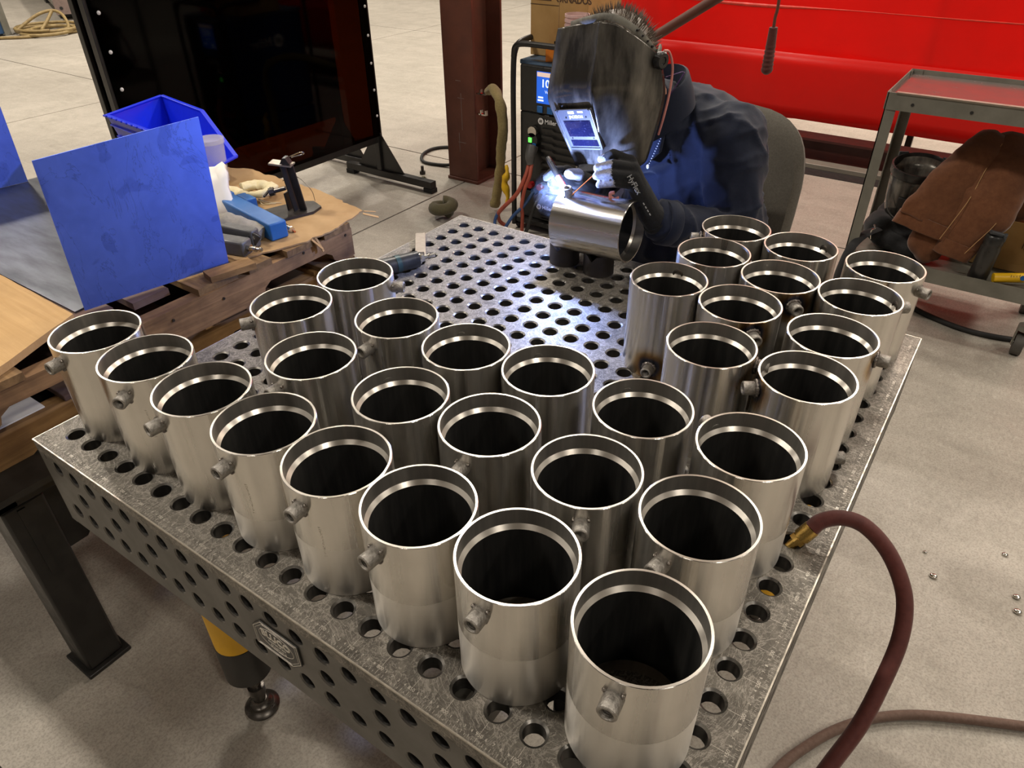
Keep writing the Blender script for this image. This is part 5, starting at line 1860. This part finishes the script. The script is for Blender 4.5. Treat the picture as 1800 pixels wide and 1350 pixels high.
# collar standing round the neck, with a folded-over flap towards the front left
cr = []
nn = 36
cc_ = nb_ + HV * .018 + UZ * .022
for (r, z, out_) in ((.062, -.010, 0), (.062, .035, .0), (.063, .047, .002), (.069, .046, .004), (.084, .010, .008), (.092, -.020, .010), (.089, -.021, .010), (.074, -.005, .004)):
    ring = []
    for k in range(nn):
        a = 2 * pi * k / nn
        fx = cos(a)
        ring.append(cc_ + HV * (r * fx * 1.05) + LV * (r * sin(a)) + UZ * (z - .030 * fx - (.035 * max(0, fx) if out_ > .003 else 0)))
    cr.append(ring)
MB().rings(cr + [cr[0]], cap=False).build('collar', M['navy'], pe, 60)
# placket flap with the row of bright zip teeth
fp = MB()
flp = [(.505, 1.318, 1.165), (.535, 1.315, 1.14), (.535, 1.300, 1.09), (.505, 1.285, 1.055), (.470, 1.290, 1.075)]
fv = [Vector(p) for p in flp]
fp.add([p for p in fv] + [p + Vector((.004, .012, .003)) for p in fv], [(0, 1, 2, 3, 4), (9, 8, 7, 6, 5)] + [(i, (i + 1) % 5, 5 + (i + 1) % 5, 5 + i) for i in range(5)])
fp.build('placket', M['navy'], pe, 0, .003)
zp = MB()
for k in range(13):
    p = Vector((.536, 1.312, 1.135)).lerp(Vector((.520, 1.288, 1.068)), k / 12)
    zp.ball(p + Vector((.001, -.003, 0)), .0014, 6, 4)
zp.ball(Vector((.518, 1.284, 1.060)), (.004, .003, .006), 8, 6)
zp.build('zip_teeth', M['labelw'], pe)
MB().lathe([(.050, 0), (.0525, .004), (.0525, .028), (.050, .032), (.044, .032), (.044, 0)], 28, Matrix.Translation(elL.lerp(wrL, .84)) @ (wrL - elL).to_track_quat('Z', 'Y').to_matrix().to_4x4(), closed=True).build('cuff', M['navy'], pe, 50)
tr_ = []
for hx, kx, ax_ in legs:
    tr_ += [('cap', tuple(hx), tuple(kx), .095, .068), ('cap', tuple(kx), tuple(ax_ + Vector((0, 0, .03))), .066, .060)]
tr_ += [('cap', tuple(legs[0][0]), tuple(legs[1][0]), .10, .10)]
blob('trousers', tr_, .012, M['denim'], pe, 4, lambda c, n: .005 * noise.noise((c.x * 12, c.y * 12, c.z * 8)))
for hx, kx, ax_ in legs:
    b = blob('boot', [('cap', (ax_.x, ax_.y, .15), (ax_.x, ax_.y, .07), .052, .05), ('cap', (ax_.x, ax_.y, .052), (ax_.x - .05, ax_.y - .17, .045), .05, .043)], .008, M['blackplastic'], pe, 3)
    for v in b.data.vertices:
        v.co.z = max(v.co.z, .0015)

# ---- hood shell: rows of half outlines (f, l, z), mirrored
rows = [
    [(.020, .120, .028), (.052, .116, .050), (.095, .098, .085), (.126, .078, .104), (.138, .064, .110), (.141, .055, .110), (.148, .0, .112)],
    [(.010, .122, .010), (.048, .119, .032), (.098, .101, .068), (.129, .079, .090), (.141, .066, .096), (.144, .056, .096), (.150, .0, .097)],
    [(-.002, .125, -.025), (.048, .122, -.006), (.105, .106, .010), (.140, .082, .018), (.151, .069, .020), (.154, .059, .020), (.160, .0, .022)],
    [(-.008, .126, -.052), (.045, .124, -.036), (.108, .108, -.022), (.148, .084, -.016), (.160, .070, -.013), (.162, .060, -.012), (.167, .0, -.008)],
    [(-.008, .126, -.072), (.042, .124, -.060), (.106, .107, -.047), (.144, .084, -.041), (.156, .071, -.038), (.159, .061, -.036), (.163, .0, -.030)],
    [(.000, .122, -.126), (.042, .118, -.122), (.090, .096, -.112), (.118, .076, -.104), (.128, .066, -.099), (.131, .058, -.096), (.134, .0, -.090)],
    [(.012, .114, -.180), (.040, .108, -.184), (.074, .084, -.176), (.094, .064, -.163), (.103, .054, -.154), (.105, .048, -.150), (.107, .0, -.146)],
    [(.018, .110, -.200), (.042, .102, -.206), (.068, .076, -.201), (.084, .056, -.192), (.092, .044, -.184), (.094, .038, -.182), (.096, .0, -.178)],
]
hm = MB()
vs = []
rows = [[(f + {3: -.008, 4: .007, 5: -.003}.get(i, 0), l, z) for i, (f, l, z) in enumerate(r)] for r in rows]
rows[-1] = [(f - .004, l, z - (.016 if i > 1 else .006)) for i, (f, l, z) in enumerate(rows[-1])]
for r in rows:
    full = [L3(f, l, z) for f, l, z in r] + [L3(f, -l, z) for f, l, z in r[-2::-1]]
    vs += full
W_ = len(rows[0]) * 2 - 1
hm.add(vs, [(j * W_ + i, j * W_ + i + 1, (j + 1) * W_ + i + 1, (j + 1) * W_ + i) for j in range(len(rows) - 1) for i in range(W_ - 1)])
hood = hm.build('welding_hood', M['hood'], pe, 0)
hood.data.shade_smooth()
ss = hood.modifiers.new('sub', 'SUBSURF')
ss.levels = ss.render_levels = 2
ca = hood.data.attributes.new('crease_edge', 'FLOAT', 'EDGE')
for e in hood.data.edges:
    a_, b_ = sorted(e.vertices)
    ca_, cb_ = a_ % W_, b_ % W_
    v_ = 0.0
    if ca_ == cb_ and ca_ in (4, W_ - 5):
        v_ = .95
    elif ca_ != cb_ and a_ // W_ == b_ // W_ and a_ // W_ == 4 and 4 <= min(ca_, cb_) and max(ca_, cb_) <= W_ - 5:
        v_ = .6
    ca.data[e.index].value = v_
solid(hood, .0035)
# forehead plate of the hood closing towards the headgear
# lens holder on the slanted lower panel
ln = (HV * .875 + UZ * -.483).normalized()
ldn = (HV * -.483 + UZ * -.875).normalized()
lc = L3(.125, .006, -.103) + ln * .004
Ml = Matrix((-LV, -ldn, ln)).transposed().to_4x4()
Ml = Matrix.Translation(lc) @ Matrix((-(LV + UZ * .22).normalized() * -1, -ldn, ln)).transposed().to_4x4()
lh = MB()
lh.prism([(-.054, -.052), (.050, -.052), (.056, .046), (.048, .054), (-.048, .054), (-.056, .046)], .004, Ml)
lf = lh.build('lens_holder', M['lensplate'], hood, 0, .001)
lr = MB()
for (a, b) in (((-.056, -.054), (-.057, .054)), ((.052, -.054), (.058, .054)), ((-.056, -.055), (.052, -.055))):
    lr.bar(Ml @ Vector((*a, .003)), Ml @ Vector((*b, .003)), .005, .007, ln)
lr.build('lens_frame', M['lensplate'], hood, 0, .001)
MB().prism([(-.043, -.020), (.042, -.020), (.044, .024), (-.044, .024)], .001, Ml @ Matrix.Translation((0, 0, .004))).build('filter_lens', M['lens'], hood, 0)
MB().prism([(-.044, -.0475), (.044, -.0475), (.044, -.030), (-.044, -.030)], .001, Ml @ Matrix.Translation((0, 0, .004))).build('lower_lens_strip', M['lens'], hood, 0)
lb = MB()
put_text(lb, 'JACKSON', .0105, Ml @ Matrix.Translation((.004, .0345, .0042)), .0003, .0004)
lb.prism([(-.010, .043), (.010, .043), (.010, .050), (-.010, .050)], .0006, Ml @ Matrix.Translation((-.008, 0, .004)))
lb.prism([(.014, .045), (.032, .045), (.032, .050), (.014, .050)], .0006, Ml @ Matrix.Translation((0, 0, .004)))
lb.build('hood_print', M['labelw'], hood, 0)
for (x, y) in ((-.030, .033), (.036, .033), (-.036, -.025), (.036, -.025)):
    MB().lathe([(.0022, 0), (.0022, .0012)], 10, Ml @ Matrix.Translation((x, y, .004))).build('rivet', M['blackmetal'], hood)
# adjusting knobs at the temples
for sg in (1, -1):
    c = L3(.024, sg * .121, .018)
    k = MB()
    n = 48
    prof = []
    rk = [[c + LV * (sg * z) + HV * ((r + (.0012 * cos(12 * 2 * pi * i / n) if .004 < z < .018 else 0)) * cos(2 * pi * i / n)) + UZ * ((r + (.0012 * cos(12 * 2 * pi * i / n) if .004 < z < .018 else 0)) * sin(2 * pi * i / n)) for i in range(n)] for r, z in ((.012, -.004), (.014, .003), (.0175, .004), (.0175, .015), (.015, .018), (.008, .018), (.007, .016), (.001, .016))]
    k.rings(rk)
    k.build('temple_knob', M['blackplastic'], hood, 35)
# headgear
hb_ = MB()
hb_.tube(curve_path([L3(.135, -.03, .112), L3(.143, .03, .116), L3(.129, .06, .117), L3(.114, .085, .108), L3(.088, .099, .090), L3(.057, .104, .067), L3(.016, .100, .036), L3(-.02, .086, .014), L3(-.050, .05, .0), L3(-.06, .0, -.01)], 6), [(.003, .0075)] * 55, 10)
hb_.tube(curve_path([L3(.0, .104, .040), L3(.012, .112, .030), L3(.022, .117, .022)], 4), [(.004, .010)] * 9, 10)
hgr = hb_.build('headgear', M['greyband'], pe, 60)
sl = MB()
for k in range(4):
    p = L3(.075 - .016 * k, .105, .082 - .012 * k)
    sl.box(p, (.006, .008, .004))
sl.build('size_slot', M['rubber'], hgr, 0)
# hair: a short cropped cap with bristles
hr = MB()
ctr = hc
rh = random.Random(4)
Mh = Matrix.Translation(hc) @ Euler((radians(-30), 0, radians(17))).to_matrix().to_4x4()
cap_ = MB()
for i in range(2600):
    u = rh.uniform(-1, 1)
    th = rh.uniform(0, 2 * pi)
    s = sqrt(1 - u * u)
    d = Vector((s * cos(th), s * sin(th), u))
    # crown and back of the head only
    dw = (Mh.to_3x3() @ Vector((d.x * .092, d.y * .075, d.z * .112)))
    fcomp = dw.dot(HV)
    if dw.z < -.01 or fcomp > .085 or (dw.z < .03 and fcomp > -.0):
        continue
    p = hc + dw * .99
    nrm = dw.normalized()
    tip = p + nrm * rh.uniform(.010, .024) + UZ * .003 + HV * rh.uniform(-.004, .006) + LV * rh.uniform(-.004, .004)
    sd = nrm.cross(UZ + Vector((.1, .2, 0))).normalized() * .0013
    s2 = nrm.cross(sd).normalized() * .0013
    hr.add([p + sd, p - sd * .5 + s2, p - sd * .5 - s2, tip], [(0, 1, 3), (1, 2, 3), (2, 0, 3)])
capm = MB()
capm.lathe([(max(1e-6, sin(pi * i / 14)), -cos(pi * i / 14)) for i in range(15)], 22, Mh @ Matrix.Diagonal((.0945, .0775, .1145, 1)))
keep = []
for f in capm.f:
    c = sum((Vector(capm.v[i]) for i in f), Vector()) / len(f) - hc
    if c.z > .0 and c.dot(HV) < .07 and not (c.z < .03 and c.dot(HV) > 0):
        keep.append(f)
hr.add(capm.v, keep)
ho_ = hr.build('hair', M['hair'], pe, 0)
ho_['kind'] = 'stuff'
MB().tube(curve_path([L3(.012, .126, .034), L3(-.004, .128, .028), L3(-.018, .129, -.005), L3(-.018, .128, -.055), L3(-.010, .126, -.105), L3(-.012, .114, -.145)], 6), .0026, 8).build('pink_cord', M['pink'], pe)
MB().tube([L3(-.015, .115, -.022), L3(-.045, .135, -.016), L3(-.050, .137, -.018), L3(-.04, .125, -.045), L3(-.035, .115, -.062)], .0011, 6).build('violet_cord', M['cord'], pe)


# ---- gloves
def glove(shapes, tips, name):
    g = blob(name, shapes, .0026, [M['glove'], M['glovetip']], pe, 3)
    off = Vector(pe['_o'])
    for f in g.data.polygons:
        c = f.center + off
        for a, b, r in tips:
            a, b = Vector(a), Vector(b)
            t = max(0, min(1, (c - a).dot(b - a) / max(1e-9, (b - a).length_squared)))
            if (c - a.lerp(b, t)).length < r + .002 * noise.noise(c * 300):
                f.material_index = 1
    return g


K = [(.548, 1.1044, 1.1278), (.5672, 1.0953, 1.1189), (.5723, 1.0876, 1.1058), (.5696, 1.0856, 1.0883)]
K = [(0.5300, 1.1590, 1.1090), (0.5440, 1.1500, 1.0980), (0.5500, 1.1420, 1.0830), (0.5480, 1.1390, 1.0660)]
Mm = [(0.4980, 1.1370, 1.1260), (0.5110, 1.1145, 1.1110), (0.5173, 1.1052, 1.0930), (0.5220, 1.1061, 1.0735)]
T = [(0.4715, 1.1320, 1.1110), (0.4751, 1.1080, 1.0985), (0.4777, 1.1001, 1.0825), (0.4865, 1.0991, 1.0645)]
rad = [.0112, .0112, .0106, .0096]
wl = Vector((0.5920, 1.1590, 1.0000))
shp = []
for k, m, t, r in zip(K, Mm, T, rad):
    shp += [('cap', tuple(wl.lerp(Vector(k), .25)), k, .020, .0150), ('cap', k, m, .0128, r), ('cap', m, t, r, r * .84)]
shp += [('cap', tuple(wrL.lerp(wl, -.1)), tuple(wl), .034, .029), ('cap', tuple(wl), (0.5540, 1.1590, 1.0570), .029, .024)]
th = [(0.5660, 1.1720, 1.0370), (0.5260, 1.1830, 1.0580), (0.4920, 1.1650, 1.0800)]
shp += [('cap', th[0], th[1], .017, .0125), ('cap', th[1], th[2], .0125, .0105)]
tips = [(Vector(T[0]).lerp(Vector(Mm[0]), .1), T[0], .0125)]
for m, t in list(zip(Mm, T))[1:]:
    tips.append((Vector(t).lerp(Vector(m), .80), t, .0132))
tips.append((th[1], th[2], .014))
gl = glove(shp, tips, 'glove')
gt = MB()
put_text(gt, 'HyFlex', .0165, frame((0.5645, 1.1160, 1.0750), (.684, -.122, -.70), (.539, .722, .40)), .0016, .0002)
Mg = frame((0.5965, 1.1255, 1.0220), (.684, -.122, -.70), (.539, .722, .40))
for k in range(4):
    gt.prism([(-.016 + .009 * k, -.0012), (-.0105 + .009 * k, -.0012), (-.0105 + .009 * k, .0012), (-.016 + .009 * k, .0012)], .0016, Mg)
gt.build('glove_print', M['labelgrey'], gl, 0)
lp = MB().tube(curve_path([(0.5220, 1.1070, 1.0510), (0.5140, 1.1055, 1.0480), (0.5140, 1.1070, 1.0390), (0.5220, 1.1110, 1.0340), (0.5310, 1.1150, 1.0380)], 5), .0042, 8)
lp.build('glove_cuff_tab', M['pink'], gl)
cfm = MB().lathe([(.034, 0), (.0355, .003), (.0355, .012), (.034, .015)], 24, Matrix.Translation(wrL.lerp(wl, -.12)) @ (wl - wrL).to_track_quat('Z', 'Y').to_matrix().to_4x4())
cfm.build('glove_cuff', M['glove'], gl)

pR = Vector((0.3625, 1.2050, 1.0255))
shp = [('cap', tuple(wrR), tuple(pR), .030, .024)]
fing = [((0.3525, 1.1800, 1.0485), (0.3325, 1.1450, 1.0505), (0.3365, 1.1130, 1.0485)),
        ((0.3465, 1.1900, 1.0365), (0.3265, 1.1590, 1.0325), (0.3385, 1.1330, 1.0265)),
        ((0.3445, 1.1970, 1.0225), (0.3305, 1.1630, 1.0185), (0.3525, 1.1350, 1.0185)),
        ((0.3465, 1.2030, 1.0085), (0.3365, 1.1750, 1.0045), (0.3585, 1.1510, 1.0065))]
tips = []
for k, m, t in fing:
    shp += [('cap', tuple(pR), k, .020, .0145), ('cap', k, m, .0120, .0108), ('cap', m, t, .0108, .0090)]
    if k[2] > 1.075:
        tips.append((t, t, .012))
thR = [(0.3805, 1.1950, 1.0345), (0.3945, 1.1630, 1.0525), (0.3905, 1.1290, 1.0625)]
shp += [('cap', thR[0], thR[1], .017, .0145), ('cap', thR[1], thR[2], .0145, .0125)]
tips.append((thR[1], thR[2], .0165))
glove(shp, tips, 'glove')

# ================================================================== TORCH, FILLER ROD, ARC
to_ = thing('welding_torch', 'black welding torch with a red-hot cup held against the coupling', 'torch', (.40, 1.065, 1.09))
tA, tB = Vector((.3275, 1.143, 1.0775)), Vector((.4015, 1.091, 1.042))
td = (tB - tA).normalized()
MB().cyl(tA, tA + td * .058, .0072, n=20).cyl(tA + td * -.012, tA, .006, .0072, n=20).build('torch_body', M['blackplastic'], to_)
MB().cyl(tA + td * .058, tA + td * .082, .0075, .0070, n=20).build('cup', M['amber'], to_)
MB().cyl(tA + td * .082, tA + td * .091, .0070, .0058, n=20).build('cup_tip', M['redhot'], to_)
MB().cyl(tA + td * .088, tA + td * .100, .0012, n=8).build('electrode', M['chrome'], to_)
MB().tube(curve_path([tA + td * .03, (.3455, 1.185, 1.0485), (.3485, 1.245, 1.0135), (.335, 1.32, .965), (.30, 1.34, .88), (.2, 1.5, .6), (-.3, 2.2, .15), (-.75, 2.7, .02)], 6), .0085, 10).build('torch_cable', M['blackcloth'], to_, 60)
rA, rB = Vector((.430, 1.076, 1.036)), Vector((.517, 1.206, 1.151))
one('filler_rod', MB().cyl(rA, rB, .0013, n=8), M['copper'], 'thin copper filler rod held in the gloved fingers', 'rod')

arc = Vector((.4025, 1.081, 1.0355))
MB().ball(arc, .0045, 12, 8).build('arc_core', M['flash'], to_)
pl_ = bpy.data.lights.new('welding_arc', 'POINT')
pl_.energy = 33.0
pl_.color = (.32, .45, 1.0)
pl_.shadow_soft_size = .006
plo = bpy.data.objects.new('welding_arc', pl_)
C.objects.link(plo)
plo.location = arc + Vector((-.006, -.008, .012))

# weld smoke lit by the arc
sm = NT('weld_smoke')
v = sm.coord('Object')
nn_ = sm.noise(v, 28, 4, .6, 2.2)
wsp = sm.rng(sm.math('ABSOLUTE', sm.math('SUBTRACT', nn_, .5)), 0, .035, 1, 0)
ds_ = sm.n('VectorMath', operation='LENGTH', i_0=sm.n('Mapping', i_Vector=sm.n('TexCoord').outputs['Object'], i_Scale=(20, 24, 17)).outputs[0]).outputs['Value']
fall = sm.rng(ds_, .35, 1.0, 1, 0)
dens = sm.math('MULTIPLY', sm.math('MULTIPLY', wsp, fall), 6.0)
vol = sm.n('VolumeScatter', i_Color=(.95, .97, 1.0), i_Density=dens, i_Anisotropy=.2)
sm.t.links.new(vol.outputs[0], sm.out.inputs[1])
sm.t.nodes.remove(sm.b)
smo = MB().ball((0, 0, 0), (.050, .042, .060), 20, 12).build('smoke_puff', sm.mat, None, 60)
smo.location = (.366, 1.095, 1.018)
tag(smo, 'bluish wisps of welding smoke left of the arc', 'smoke', None, 'stuff')
